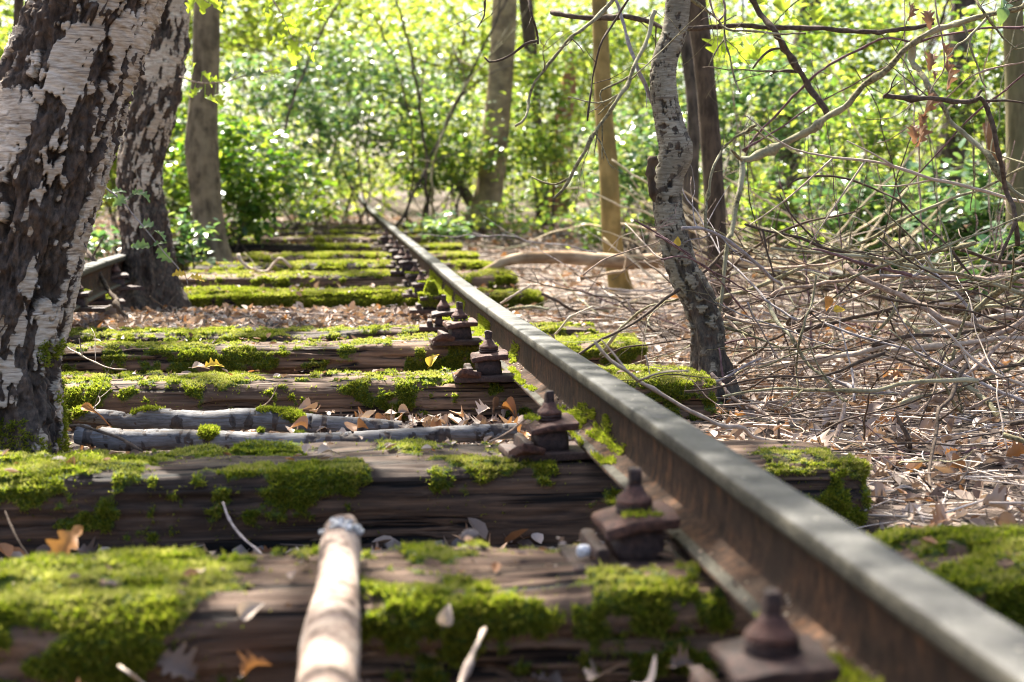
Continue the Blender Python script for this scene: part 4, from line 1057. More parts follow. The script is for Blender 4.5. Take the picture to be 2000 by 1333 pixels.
 (cR4([(305, 665), (370, 730), (470, 790), (600, 850), (700, 860)]), (4.0, 3.9), 4.5, 'tw_pale', 'pale thin twig draped over two sleepers beside the thick birch', 1, .5, [(cR4([(440, 760), (440, 690)]), 3), (cR4([(340, 700), (320, 740), (300, 770)]), 3)]),
 (cR4([(835, 455), (940, 540), (985, 610)]), 6.6, 3, 'tw_dark', 'thin dark twig crossing the shaded side of the bright moss sleeper', 1, .6, []),
 (cR4([(1000, 435), (945, 490), (930, 540)]), 6.7, 3, 'tw_dark', 'tiny forked twig leaning on the bright moss sleeper', 1, .6, []),
 (cR4([(1420, 1085), (1500, 1040), (1560, 930)]), 3.85, 2.5, 'tw_tan', 'hair thin curved twig on the brown cracked sleeper', 0, .6, []),
 (cR4([(1330, 210), (1345, 260), (1400, 300), (1480, 315), (1530, 270), (1560, 245), (1620, 290)]), 8.6, 6, 'tw_pale', 'zigzag pale stick lying before the grey trunk', 1, .8, []),
 (cR4([(1490, 545), (1650, 550), (1800, 555), (1900, 560), (1998, 575)]), 6.4, 4.5, 'tw_tan', 'straight thin stick lying along the shaded long sleeper', 1, .8, []),
 (cR4([(390, 1175), (450, 1178), (560, 1210), (680, 1250), (800, 1310)]), (3.25, 3.1), 6, 'tw_dark', 'dark stick slanting off the thick birch root', 0, .8, []),
 (cR4([(490, 1060), (560, 1120), (630, 1195)]), 3.4, 2.5, 'leaf_orange', 'thin orange stalk leaning over the birch pole', 0, .8, []),
 (cR4([(510, 1085), (555, 1040), (550, 1010)]), 3.6, 2.5, 'tw_pale', 'tiny pale forked twig behind the birch root', 3, .8, []),
 (cR7([(875, 365), (900, 430), (950, 500), (1030, 580)]), (2.55, 2.4), 6, 'tw_grey', 'curved grey twig leaning on the dark tarred sleeper face', 0, .8, []),
 (cR7([(20, 400), (60, 500), (120, 590)]), (2.55, 2.45), 5, 'tw_dark', 'curved dark twig on the mossy face at the left edge', 0, .8, []),
 (cR7([(470, 1000), (510, 1030), (560, 1066), (600, 1100)]), 1.75, 7, 'tw_pale', 'blurred pale straw at the bottom left of the front sleeper', 0, .8, []),
 (cR7([(1900, 860), (1850, 970), (1800, 1066), (1780, 1110)]), (1.8, 1.6), 10, 'tw_pale', 'blurred pale twig standing in the gap before the front sleeper', 0, 1.2, []),
 (cR7([(55, 680), (75, 730), (90, 800)]), 1.9, 7, 'tw_pale', 'short blurred pale twig on the moss at the left edge', 0, .8, []),
 (cR7([(500, 560), (515, 590), (525, 625)]), 2.2, 5, 'tw_pale', 'tiny pale twig end between the two front sleepers', 0, .8, []),
 (cRm([(880, 1265), (950, 1230), (1010, 1195), (1080, 1130)]), (2.95, 2.85), 4, 'tw_tan', 'thin tan stem leaning on the rusty bolt above the birch log ends', 0, .7, []),
]
for i, (L, D, wd, mt, lb, tw, tp, ex) in enumerate(BR):
    branch(L, D, wd, M[mt], lb, i, 'dead_branch' if wd >= 5.5 else 'dead_twig', None, tw, tp, ex, 'branch' if wd >= 5.5 else 'twig')

# tangle of dry twigs, each its own object
rng = np.random.default_rng(99)
kinds = ['tw_tan', 'tw_dark', 'tw_lichen', 'tw_purple', 'tw_pale', 'tw_grey']
def arc_twig(a, d, L, r, bend, mat, seed, name, label, cat, group, tw=2, clear=None):
    rg = np.random.default_rng(seed)
    d = d / np.linalg.norm(d)
    sdv = np.cross(d, rg.normal(0, 1, 3)); sdv /= np.linalg.norm(sdv)
    n = max(12, int(L / .03))
    u = np.linspace(0, 1, n)
    C = a + d * L * u[:, None] + sdv * (bend * L * 4 * u * (1 - u))[:, None]
    C = C + np.stack([fbm(stack(u * L * 7, k * 3.1, seed), 2, seed) for k in range(3)], -1) * .012
    bag = Bag(); bag.add(*tube(C, r * np.linspace(1, .5, n) * (1 + .8 * (np.clip(vn(stack(u * L * 25, 0, seed), seed), .5, 1) - .5)), 6, True, .15, seed))
    for _ in range(tw):
        i = int(rg.integers(n // 5, n)); dd = d * .6 + rg.normal(0, .6, 3); dd /= np.linalg.norm(dd)
        l2 = L * rg.uniform(.08, .28)
        c2, _s = spline([C[i], C[i] + dd * l2 * .5, C[i] + dd * l2 + rg.normal(0, .1, 3) * l2], 8)
        bag.add(*tube(c2, r * np.linspace(.5, .25, 8), 5, True))
    V, F = bag.get()
    if clear is not None and V[:, 0].min() < clear: V[:, 0] += clear - V[:, 0].min()
    lo = V[:, 2] - gz(V[:, 0], V[:, 1], False)
    V[:, 2] -= np.minimum(lo.min(), 0)
    return solo(name, V, F, mat, label, cat, group)
for i in range(250):
    y = rng.uniform(3.1, 6.6); x = rng.uniform(1.15, min(3.2, .47 * y + .9))
    el = rng.normal(.06, .28); az = rng.uniform(0, 2 * pi)
    zz = rng.uniform(.005, .05) if rng.uniform() < .45 else rng.uniform(.03, .45)
    arc_twig(np.array([x, y, gz(x, y, False) + zz]), np.array([cos(az), .55 * sin(az), el]), rng.uniform(.2, .85), rng.choice([.0018, .0028, .004, .0062]), rng.normal(0, .045), M[kinds[rng.choice(6, p=[.2, .33, .2, .1, .07, .1])]], 500 + i,
             'dry_twig', 'dry twig tangled in the brushwood right of the rail', 'twig', 'dry twigs tangled in the brushwood right of the rail')
for i in range(34):                                             # bramble and sapling stems standing in the right middle distance
    D = rng.uniform(4.9, 8.5); px = rng.uniform(1420, 2000)
    p = at(px, rng.uniform(540, 640), D); p[2] = gz(p[0], p[1], False)
    arc_twig(p, np.array([rng.normal(0, .22), rng.normal(0, .2), 1]), rng.uniform(.7, 1.6), rng.uniform(.002, .0045), rng.normal(0, .08), M[kinds[rng.choice([1, 2, 3, 0])]], 800 + i,
             'bramble_stem', 'thin bare bramble stem standing among the right hand undergrowth', 'stem', 'thin bare stems in the right hand undergrowth', 3)
for i in range(30):                                             # thicker arched branches in the pile
    y = rng.uniform(3.9, 7.2); x = rng.uniform(1.25, .5 * y + .3)
    az = rng.choice([rng.normal(.1, .4), rng.normal(3.0, .4)])
    arc_twig(np.array([x, y, gz(x, y, False) + rng.uniform(.02, .3)]), np.array([cos(az), .6 * sin(az), rng.normal(.12, .22)]), rng.uniform(.6, 1.5), rng.uniform(.005, .011), rng.uniform(.0, .1) * rng.choice([-1, 1]), M[kinds[rng.choice([0, 1, 2, 4, 2, 1])]], 1200 + i,
             'brush_branch', 'arched dead branch heaped in the brushwood right of the rail', 'branch', 'arched dead branches heaped right of the rail', 5, float(1.25 + .13 * max(0, y - 4.4)))
for i in range(22):                                             # thin sapling trunks in the leafy background
    D = rng.uniform(12.5, 24); px = rng.uniform(430, 1900)
    if abs(px - 700) < 60: px += 140
    p = at(px, 400, D); p[2] = gz(p[0], p[1], False) - .02
    arc_twig(p, np.array([rng.normal(0, .3), rng.normal(0, .2), 1]), rng.uniform(1.8, 4), rng.uniform(.012, .03), rng.normal(0, .07), M[['bark_dark', 'bark_brown', 'tw_lichen', 'bark_grey'][i % 4]], 1300 + i,
             'sapling', 'thin bare sapling trunk rising in the leafy background', 'sapling', 'thin sapling trunks in the leafy background', 5)
for i in range(46):                                             # pale dry reeds
    D = rng.uniform(7.4, 10.5); px = rng.uniform(1380, 1800)
    p = at(px, 500, D); p[2] = gz(p[0], p[1], False) + rng.uniform(0, .3)
    az = rng.choice([rng.normal(.35, .25), rng.normal(2.8, .3)])
    arc_twig(p, np.array([cos(az), rng.normal(0, .3), abs(sin(az)) + rng.uniform(0, .5)]), rng.uniform(.6, 1.6), rng.uniform(.004, .010), rng.normal(.05, .1), M['reed'], 900 + i,
             'dry_reed', 'bleached dry reed stalk leaning behind the tangled branches', 'reed', 'bleached reeds behind the tangled branches', 0)
for i in range(40):                                             # sticks on the forest floor, right of the rail and far left
    y = rng.uniform(6.5, 14); x = rng.uniform(1.2, .4 * y + .4)
    az = rng.uniform(0, pi)
    arc_twig(np.array([x, y, gz(x, y, False) + .01]), np.array([cos(az), sin(az), rng.normal(0, .05)]), rng.uniform(.3, 1.1), rng.uniform(.004, .013), rng.normal(0, .06), M[kinds[rng.choice([0, 4, 5, 2])]], 1000 + i,
             'fallen_stick', 'weathered stick lying on the litter beyond the sleeper ends', 'stick', 'sticks on the litter beyond the sleeper ends', 1)

# ------------------------------------------------------------------ single leaves
def lobed(n=22, kind='oak'):
    t = np.linspace(0, 1, n)
    if kind == 'oak': wd = .27 * np.sin(pi * t ** .8) ** .7 * (1 + .38 * np.sin(2 * pi * 3.6 * t - .6))
    elif kind == 'birch': wd = .36 * np.sin(pi * t ** .62) ** .9 * (1 + .05 * np.sin(50 * t))
    else: wd = .5 * np.sin(pi * t ** .75) ** .55 * (1 + .42 * np.sin(2 * pi * 2.6 * t + 2.2))
    wd[0] = wd[-1] = .012
    return t, np.clip(wd, .012, None)
def leaf_shape(pos, yv, nv, L, kind='oak', curl=.15, fold=.25, twist=0.0, stalk=.25, seed=0):
    t, wd = lobed(22, kind)
    yv = np.array(yv, float); yv /= np.linalg.norm(yv)
    nv = np.array(nv, float); nv = nv - yv * nv.dot(yv); nv /= np.linalg.norm(nv)
    xv = np.cross(yv, nv)
    rows = []
    for k in (-1, -.5, 0, .5, 1):
        x = k * wd
        z = fold * abs(k) * wd - curl * (t - .3) ** 2 + twist * k * wd * t * 3 + .03 * np.sin(9 * t + k * 3 + seed) + .6 * curl * (k * wd) ** 2 * 4
        rows.append(np.stack([x, t, z], -1))
    Q = np.stack(rows, 1) * L
    V = np.array(pos) + Q[..., 0, None] * xv + Q[..., 1, None] * yv + Q[..., 2, None] * nv
    bag = Bag(); bag.add(V, grid_faces(22, 5))
    if stalk:
        c, _ = spline([np.array(pos) - yv * L * stalk, np.array(pos), np.array(pos) + yv * L * .3], 8)
        bag.add(*tube(c, np.linspace(.012, .006, 8) * L, 5))
    return bag.get()
def leaf_heap(name, n, box, L0, L1, lift, label, mat, rg, zoff=0.0, up=.8):
    bag = Bag()
    X = rg.uniform(box[0], box[1], n); Y = rg.uniform(box[2], box[3], n)
    for i in range(n):
        a = rg.uniform(0, 2 * pi)
        z = float(gz(X[i], Y[i], False)) + zoff + rg.uniform(0, 1) ** 1.7 * lift + .008
        d = (cos(a), sin(a), rg.normal(0, .35)); nv = (rg.normal(0, .5), rg.normal(0, .5), up)
        v, f = leaf_shape((X[i], Y[i], z), d, nv, rg.uniform(L0, L1), 'oak' if rg.uniform() < .6 else 'birch', rg.uniform(-.2, 1.2), rg.uniform(.1, .9), rg.normal(0, .3), .2, i)
        bag.add(v, f)
    V, F = bag.get()
    o = bpy.data.objects.new(name, mesh(name, V, F, M[mat])); COL.objects.link(o)
    tag(o, label, 'leaf litter', kind='stuff')
def one_leaf(px, py, D, L, mat, label, yv, nv, kind='oak', curl=.5, fold=.35, seed=0, name='fallen_leaf', group=None, twist=.2):
    V, F = leaf_shape(at(px, py, D), yv, nv, L, kind, curl, fold, twist, .2, seed)
    return solo(name, V, F, M[mat], label, 'leaf', group)
one_leaf(100, 1100, 2.12, .068, 'leaf_orange', 'upright curled orange brown leaf behind the front sleeper at left', (.6, .1, .75), (0, -1, .3), 'oak', .4, .5, 1)
one_leaf(212, 1118, 2.05, .05, 'leaf_pale', 'folded whitish leaf with brown fold on the front sleeper', (.9, .1, .1), (-.2, -.6, .8), 'oak', .6, .6, 2)
one_leaf(235, 1128, 2.04, .03, 'leaf_orange', 'small rust brown leaf touching the folded whitish one', (.6, .3, -.2), (.3, -.9, .5), 'birch', .5, .4, 3)
one_leaf(468, 1205, 1.82, .035, 'leaf_pale', 'small cream leaf stuck to the front sleeper left of the stick', (.8, 0, .5), (-.2, -1, .5), 'birch', .5, .4, 4)
one_leaf(865, 1222, 1.8, .028, 'leaf_pale', 'tiny buff leaf low on the front sleeper right of the stick', (.3, 0, .9), (0, -1, .3), 'birch', .4, .4, 5)
one_leaf(95, 905, 2.75, .055, 'leaf_pale', 'pinkish flat leaf on the moss of the second sleeper', (1, .1, 0), (0, -.3, 1), 'birch', .3, .2, 6)
one_leaf(135, 920, 2.72, .03, 'leaf_orange', 'little orange leaf beside the pinkish one on moss', (.3, 0, .9), (0, -1, .2), 'birch', .4, .4, 7)
one_leaf(620, 885, 2.8, .045, 'leaf_pale', 'sunlit cream leaf on top of the second sleeper', (1, .2, .05), (0, -.4, 1), 'birch', .4, .3, 8)
one_leaf(838, 716, 4.0, .045, 'leaf_yellow', 'yellow green curled leaf standing on the cracked sleeper', (.55, .1, .8), (-.5, -.8, .3), 'birch', .5, .5, 9)
one_leaf(375, 718, 4.15, .05, 'leaf_pale', 'cream leaf lying at the foot of the narrow brown sleeper', (1, 0, .05), (0, -.5, 1), 'birch', .4, .3, 10)
one_leaf(400, 717, 4.15, .055, 'leaf_yellow', 'yellow curled leaf next to a cream one between brown sleepers', (.9, 0, .15), (0, -.7, .8), 'oak', .6, .5, 11)
one_leaf(158, 795, 3.5, .04, 'leaf_orange', 'bright orange leaf by the mossy birch root', (.6, 0, -.2), (0, -.7, .7), 'birch', .4, .3, 12)
one_leaf(1322, 482, 4.4, .032, 'leaf_yellow', 'single golden leaf hanging before the grey birch trunk', (.1, 0, 1), (-.2, -1, 0), 'birch', .2, .3, 13, 'hanging_leaf')
one_leaf(1615, 578, 4.45, .05, 'leaf_orange', 'speckled tan leaf hanging in the middle of the right tangle', (.05, 0, -1), (.2, -1, 0), 'birch', .3, .4, 14, 'hanging_leaf')
one_leaf(1862, 832, 4.2, .04, 'leaf_orange', 'bright orange leaf on the litter by the greenish log piece', (.1, 0, 1), (0, -1, .2), 'birch', .3, .3, 15)
one_leaf(1628, 607, 4.45, .04, 'leaf_yellow', 'yellow brown leaf under the speckled tan leaf', (1, 0, .1), (.1, -.8, .5), 'birch', .3, .4, 16)
for k, (x, y, dx, dz) in enumerate(((1395, 835, .2, .9), (1372, 830, -.5, .6), (1400, 800, .5, -.5))):
    one_leaf(x, y, 4.25, .075, 'leaf_oak', ['curled wilted green leaf standing by the black birch base', 'pale green leaf lying left of the curled wilted one at the birch', 'drooping wilted leaf over the curled green one at the birch'][k], (dx, -.1, dz), (-.3, -.9, .2), 'oak', .9, .7, 20 + k, 'wilted_leaf')
dl = [(1360, 25, 1365, 105), (1460, 60, 1470, 150), (1545, 250, 1580, 345), (1490, 300, 1470, 380), (1560, 360, 1590, 485), (1505, 400, 1500, 430), (1465, 510, 1455, 640), (1385, 700, 1385, 790), (1420, 690, 1415, 810), (1440, 640, 1425, 700)]
t0 = cR3([(1500, -30), (1515, 100), (1540, 200), (1555, 330), (1545, 400), (1480, 500), (1465, 600), (1430, 660), (1405, 760)])
P = [at(x, y, 4.35) for x, y in t0]
t = thing('dead_leaf_twig', P[-1], 'twig hung with a string of curled brown dead leaves, upper right', 'twig')
C, s = spline(P, 60)
obj('stem', *tube(C, np.linspace(.003, .0015, 60), 6, True, .2, 2), M['tw_tan'], t)
for k, (x0, y0, x1, y1) in enumerate(dl):
    (a, b), = cR3([(x0, y0)]); (c, d), = cR3([(x1, y1)])
    A_, B_ = at(a, b, 4.35), at(c, d, 4.33)
    V, F = leaf_shape(A_, B_ - A_, (.5 * (-1) ** k, -1, .2), np.linalg.norm(B_ - A_) * 1.05, 'oak', .5, .9, .3, .2, k)
    obj('leaf', V, F, M['leaf_brown'], t)
def sprig(name, path, D, r, mat, leaves, lmat, kind, label, L):
    P = [at(x, y, D) for x, y in path]
    t = thing(name, P[-1], label, 'twig')
    C, s = spline(P, 50)
    obj('stem', *tube(C, np.linspace(r, r * .4, 50), 6, True, .2, 2), mat, t)
    rg = np.random.default_rng(len(path))
    for k, (x, y, dx, dy, ll, m_) in enumerate(leaves):
        a = at(x, y, D + rg.normal(0, .03)); 
        j = np.argmin(np.linalg.norm(C - a, axis=1))
        d = np.array([dx, rg.normal(0, .35), -dy])
        bag = Bag()
        V, F = leaf_shape(a, d, (rg.normal(0, .5), -.7, .7), L * ll, kind, .3, .2, .1, .0, k)
        bag.add(V, F)
        cc, _ = spline([C[j], (C[j] + a) / 2 + [0, 0, -.004], a], 6)
        bag.add(*tube(cc, .0012, 5))
        obj('leaf', *bag.get(), M[m_ or lmat], t)
    return t
sprig('oak_sapling', [(188, 355), (210, 370), (238, 392), (262, 422), (290, 455), (318, 490), (345, 520), (362, 540), (367, 556)], 5.2, .0035, M['tw_grey'],
      [(205, 365, -.5, -.9, .8, None), (218, 375, 1, -.1, .9, None), (228, 385, -1, -.1, .8, None), (245, 385, -.5, .4, 1.1, None), (258, 378, 1, -.05, .9, None), (270, 372, .7, .6, 1.0, None), (300, 440, -1, 0, 1.1, None),
       (303, 450, .9, .7, 1.0, None), (293, 482, -1, -.1, 1.1, None), (300, 480, .9, -.3, .8, None), (308, 485, .8, .8, 1.2, None), (362, 535, -1, 0, .8, 'leaf_yellow'), (372, 540, 1, .3, .9, 'leaf_yellow')], 'leaf_teal', 'oak',
      'thin oak sapling with bluish lobed leaves between the two birches', .062)
sprig('oak_branch', [(350, 150), (390, 162), (440, 160), (480, 148), (520, 140), (560, 130)], 6.4, .004, M['tw_tan'],
      [(375, 145, .1, -1, .8, None), (395, 140, .6, .8, 1.0, None), (410, 155, 1, .3, .9, None), (440, 158, .9, -.6, 1.1, 'leaf_teal'), (480, 148, 1, -.1, 1.2, 'leaf_teal'), (515, 140, 1, .0, 1.2, None), (400, 190, .8, .3, 1.0, None), (372, 190, .4, -.4, .8, None), (420, 185, .6, .8, .9, None)], 'leaf_maple', 'oak',
      'leafy oak twig reaching right across the smooth grey trunk', .085)
sprig('oak_branch', [(520, -20), (545, 20), (560, 50), (575, 80), (600, 90)], 6.2, .004, M['tw_tan'],
      [(548, 25, -.8, .5, 1.1, None), (560, 48, .9, .2, 1.1, None), (570, 78, .1, 1, 1.4, None), (560, 72, -.8, .3, 1.0, None), (590, 90, .8, .9, 1.2, None), (600, 30, .8, .2, 1.1, None), (605, 20, 1, -.3, 1.1, None), (560, 30, .3, 1, 1.0, None), (540, 0, -.6, .4, 1.0, None)], 'leaf_maple', 'oak',
      'hanging oak twig of bright lobed leaves under the top edge', .085)
sprig('oak_branch', [(380, -30), (395, -5), (405, 5)], 5.6, .004, M['tw_tan'], [(395, -12, .1, 1, 1.3, None), (405, -5, .7, .6, 1.0, None), (385, -10, -.5, .8, 1.0, None)], 'leaf_maple', 'oak',
      'small bunch of bright green lobed leaves at the top of the grey trunk', .08)
sprig('maple_branch', [(1640, -40), (1560, 0), (1500, 60), (1470, 90)], 5.6, .004, M['tw_dark'],
      [(1475, 95, -.9, .6, 1.3, None), (1480, 95, .1, 1, 1.2, None), (1490, 90, .6, .9, 1.1, None), (1500, 10, -.8, -.2, 1.3, None), (1510, 5, .8, .4, 1.5, None), (1530, 40, .9, .1, 1.2, None), (1405, 70, -.1, 1, 1.4, None), (1412, 80, .4, 1, 1.3, None), (1580, 20, .5, .9, 1.1, None)], 'leaf_maple', 'maple',
      'maple twig with large glowing yellow green leaves right of the crooked birch', .062)
sprig('oak_branch', [(2030, -20), (1990, 0), (1965, 8)], 3.6, .003, M['tw_dark'], [(1968, 5, -.8, .5, 1.1, None), (1960, 15, -.2, 1, 1.0, None)], 'leaf_teal', 'birch', 'dark green leaf pair poking in at the top right corner', .045)

# ------------------------------------------------------------------ shrubs and undergrowth
def shrub(name, px, py, D, rad, ncl, per, leaf, lsize, label, seed, tpl=KITE, stem='bark_dark', nst=5, base_py=None, sig=.16, up=.6, group=None, shell=.2):
    rng = np.random.default_rng(5000 + seed)
    c = at(px, py, D)
    g = float(gz(c[0], c[1], False))
    t = thing(name, (c[0], c[1], g), label, 'shrub' if 'shrub' in name or 'bush' in name else 'plant', group)
    bag = Bag()
    for k in range(nst):
        d = rng.normal(0, 1, 3); d /= np.linalg.norm(d)
        tip = c + d * np.array(rad) * .85
        b = np.array([c[0] + rng.normal(0, rad[0] * .25), c[1] + rng.normal(0, rad[1] * .25), g - .02])
        m = (b + tip) / 2 + rng.normal(0, .12, 3) * rad[0] + [0, 0, .1 * rad[2]]
        C, s = spline([b, m, tip], 22)
        bag.add(*tube(C, np.linspace(.013, .004, 22) * max(.7, min(2.2, rad[2])), 6, True, .2, seed))
        for _ in range(2):
            i = rng.integers(6, 20); dd = rng.normal(0, 1, 3); dd[2] = abs(dd[2]); dd /= np.linalg.norm(dd)
            C2, _s = spline([C[i], C[i] + dd * rad[0] * .25, C[i] + dd * rad[0] * .5 + [0, 0, .05]], 10)
            bag.add(*tube(C2, np.linspace(.005, .002, 10) * max(.7, min(2, rad[2])), 5))
    obj('stems', *bag.get(), M[stem], t)
    P = clump_points(c, rad, ncl, per, rng, sig, shell)
    P = P[P[:, 2] > gz(P[:, 0], P[:, 1], False) + .02]
    V, F = leaf_cards(P, lsize * rng.uniform(.45, 1.6, len(P)), rng, tpl, 1.0, .42)
    obj('foliage', V, F, M[leaf], t, smooth=False)
    return t
SH = [
 ('leafy_bush', 470, 350, 11.8, (.6, .5, .62), 75, 34, 'leaf_dark', .058, 'dark green leafy bush right behind the smooth grey trunk', OVAL, 7, .13),
 ('leafy_bush', 560, 250, 16, (1.0, .9, 1.0), 75, 40, 'leaf_teal', .062, 'rounded bluish green bush left of the far end of the rail', OVAL, 7, .2),
 ('leafy_bush', 740, 215, 18, (1.35, 1.1, 1.0), 100, 44, 'leaf_teal', .062, 'broad bluish bush arching over the far end of the rail', OVAL, 8, .24),
 ('leafy_bush', 620, 60, 19, (1.5, 1.2, .9), 80, 44, 'leaf_sun', .07, 'sun bright bush crown above the arching bluish bush', KITE, 4, .3),
 ('leafy_bush', 865, 290, 16.5, (.7, .6, .7), 60, 40, 'leaf_bush', .055, 'green bush beside the slanting dark trunk', OVAL, 6, .18),
 ('leafy_bush', 880, 90, 21, (1.3, 1.1, 1.0), 80, 40, 'leaf_sun', .075, 'yellow green bush crown left of the pale tan trunk top', KITE, 4, .3),
 ('leafy_bush', 1050, 200, 17.5, (.5, .5, .9), 40, 38, 'leaf_bush', .058, 'upright green bush half covering the thin dark trunk', OVAL, 5, .2),
 ('leafy_bush', 1060, 330, 18, (.8, .7, .7), 50, 38, 'leaf_bush', .055, 'low green bush between the tan and honey coloured trunks', OVAL, 6, .18),
 ('leafy_bush', 1100, 110, 22, (1.4, 1.1, 1.1), 80, 40, 'leaf_sun', .075, 'sunlit bush filling the gap between the two pale trunks', KITE, 5, .3),
 ('leafy_bush', 1250, 330, 12.5, (.55, .5, .55), 45, 34, 'leaf_teal', .05, 'bluish bush right of the honey coloured trunk', OVAL, 6, .14),
 ('leafy_bush', 1260, 130, 16, (1.0, .9, .8), 60, 38, 'leaf_bush', .06, 'green bush behind the top of the crooked birch', KITE, 5, .22),
 ('leafy_bush', 1470, 220, 12, (.75, .6, .7), 60, 38, 'leaf_teal', .05, 'fine leaved bluish bush right of the dark brown trunk', OVAL, 7, .16),
 ('leafy_bush', 1620, 120, 13, (1.0, .8, .7), 70, 38, 'leaf_bush', .058, 'green bush behind the long lichen branch', OVAL, 6, .2),
 ('leafy_bush', 1690, 280, 10.5, (.6, .5, .6), 50, 34, 'leaf_bush', .045, 'light leafy bush left of the furrowed dark trunk', OVAL, 8, .13),
 ('leafy_bush', 1930, 430, 8.2, (.4, .4, .42), 60, 26, 'leaf_teal', .05, 'round leaved bluish bush at the foot of the olive trunk', ROUND, 6, .1),
 ('leafy_bush', 1950, 180, 10.5, (.6, .5, .7), 60, 34, 'leaf_bush', .05, 'green bush behind the olive trunk at the right edge', OVAL, 6, .15),
 ('leafy_bush', 1560, 420, 11, (.6, .4, .35), 40, 32, 'leaf_bush', .045, 'low bush among the bleached reeds', OVAL, 6, .12),
 ('leafy_bush', 60, 130, 11, (.8, .6, .9), 60, 38, 'leaf_sun', .06, 'bright bush glimpsed left of the thick birch', OVAL, 6, .18),
 ('leafy_bush', 225, 300, 12, (.4, .4, .6), 40, 34, 'leaf_sun', .055, 'small bright bush between the two birches', OVAL, 5, .14),
 ('leafy_bush', 330, 300, 14, (.6, .5, .9), 80, 38, 'leaf_dark', .058, 'upright green bush between the black birch and the grey trunk', OVAL, 6, .18),
 ('leafy_bush', 440, 40, 20, (1.0, .8, .9), 60, 40, 'leaf_sun', .075, 'bright leafy bush crown just right of the grey trunk top', OVAL, 4, .26),
 ('leafy_bush', 1730, 430, 9.6, (.5, .4, .4), 48, 28, 'leaf_teal', .048, 'low bluish bush left of the furrowed dark trunk foot', ROUND, 6, .11),
 ('leafy_bush', 1985, 500, 7.0, (.22, .25, .16), 24, 22, 'leaf_teal', .042, 'low round leaved plant clump under the elbowed broken branch', ROUND, 4, .07),
 ('small_plant', 1640, 480, 10, (.4, .3, .2), 24, 20, 'leaf_bush', .045, 'low green plant behind the level brown branch', OVAL, 4, .09),
 ('small_plant', 190, 470, 9.5, (.3, .3, .12), 14, 16, 'leaf_teal', .05, 'low bluish plant on the litter behind the short rail stretch', OVAL, 4, .07),
 ('small_plant', 865, 445, 12.5, (.26, .26, .12), 16, 16, 'leaf_teal', .05, 'pale glinting seedling plant right of the distant rail', OVAL, 4, .07),
 ('small_plant', 625, 412, 14, (.25, .25, .12), 14, 16, 'leaf_sun', .055, 'small green seedling left of the distant rail', OVAL, 4, .07),
 ('small_plant', 360, 470, 9.0, (.2, .2, .16), 14, 16, 'leaf_teal', .045, 'small ivy plant between the black birch and grey trunk base', OVAL, 4, .06),
 ('small_plant', 1180, 440, 13, (.5, .4, .2), 24, 18, 'leaf_bush', .05, 'low green plant behind the honey coloured trunk', OVAL, 4, .1),
 ('small_plant', 1000, 420, 15, (.5, .4, .2), 24, 18, 'leaf_bush', .05, 'low green plant right of the pale tan trunk base', OVAL, 4, .1),
]
for i, (nm, px, py, D, rd, ncl, per, lf, ls, lb, tpl, ns, sg) in enumerate(SH):
    shrub(nm, px, py, D, rd, ncl, per, lf, ls * 1.18, lb, i, tpl, 'bark_dark', ns, None, sg * .82)
# far woodland and an added overhead shade layer, one leafy mass
rng = np.random.default_rng(31)
bag = Bag()
def far_layer(y0, y1, n, z0, z1, size, hw):
    cc = np.stack([rng.uniform(-hw, hw, n) + .06 * y0, rng.uniform(y0, y1, n), rng.uniform(0, 1, n) ** 1.15 * (z1 - z0) + z0], -1)
    P = (cc[:, None] + rng.normal(0, 1, (n, 46, 3)) * rng.uniform(.2, .55, (n, 1, 1)) * [1, 1, .6]).reshape(-1, 3)
    P[:, 2] += prof(P[:, 1])
    P = P[P[:, 2] > prof(P[:, 1]) + .05]
    V, F = leaf_cards(P, size * rng.uniform(.45, 1.7, len(P)), rng, KITE, .7, .6)
    bag.add(V, F)
far_layer(23, 30, 620, .2, 5.5, .105, 11)
far_layer(30, 42, 900, .2, 8, .15, 17)
far_layer(42, 60, 800, .2, 12, .19, 26)
far_layer(17, 60, 1000, 7.5, 13, .22, 23)  # unseen high leaf layer, added to shade and dapple the undergrowth
V, F = bag.get()
c = V.mean(0); c[2] = 0
o = bpy.data.objects.new('distant_woodland', mesh('distant_woodland', V - c, F, M['leaf_sun'], smooth=False))
o.location = c; COL.objects.link(o)
tag(o, 'sunlit mass of far woodland leaves closing the view, with added unseen shade leaves overhead', 'woodland', kind='stuff')

ph = (1 + 5 ** .5) / 2
IV = np.array([(-1, ph, 0), (1, ph, 0), (-1, -ph, 0), (1, -ph, 0), (0, -1, ph), (0, 1, ph), (0, -1, -ph), (0, 1, -ph), (ph, 0, -1), (ph, 0, 1), (-ph, 0, -1), (-ph, 0, 1)]) / 1.9
IF = np.array([(0, 11, 5), (0, 5, 1), (0, 1, 7), (0, 7, 10), (0, 10, 11), (1, 5, 9), (5, 11, 4), (11, 10, 2), (10, 7, 6), (7, 1, 8), (3, 9, 4), (3, 4, 2), (3, 2, 6), (3, 6, 8), (3, 8, 9), (4, 9, 5), (2, 4, 11), (6, 2, 10), (8, 6, 7), (9, 8, 1)])
IVC, IFC = IV, IF
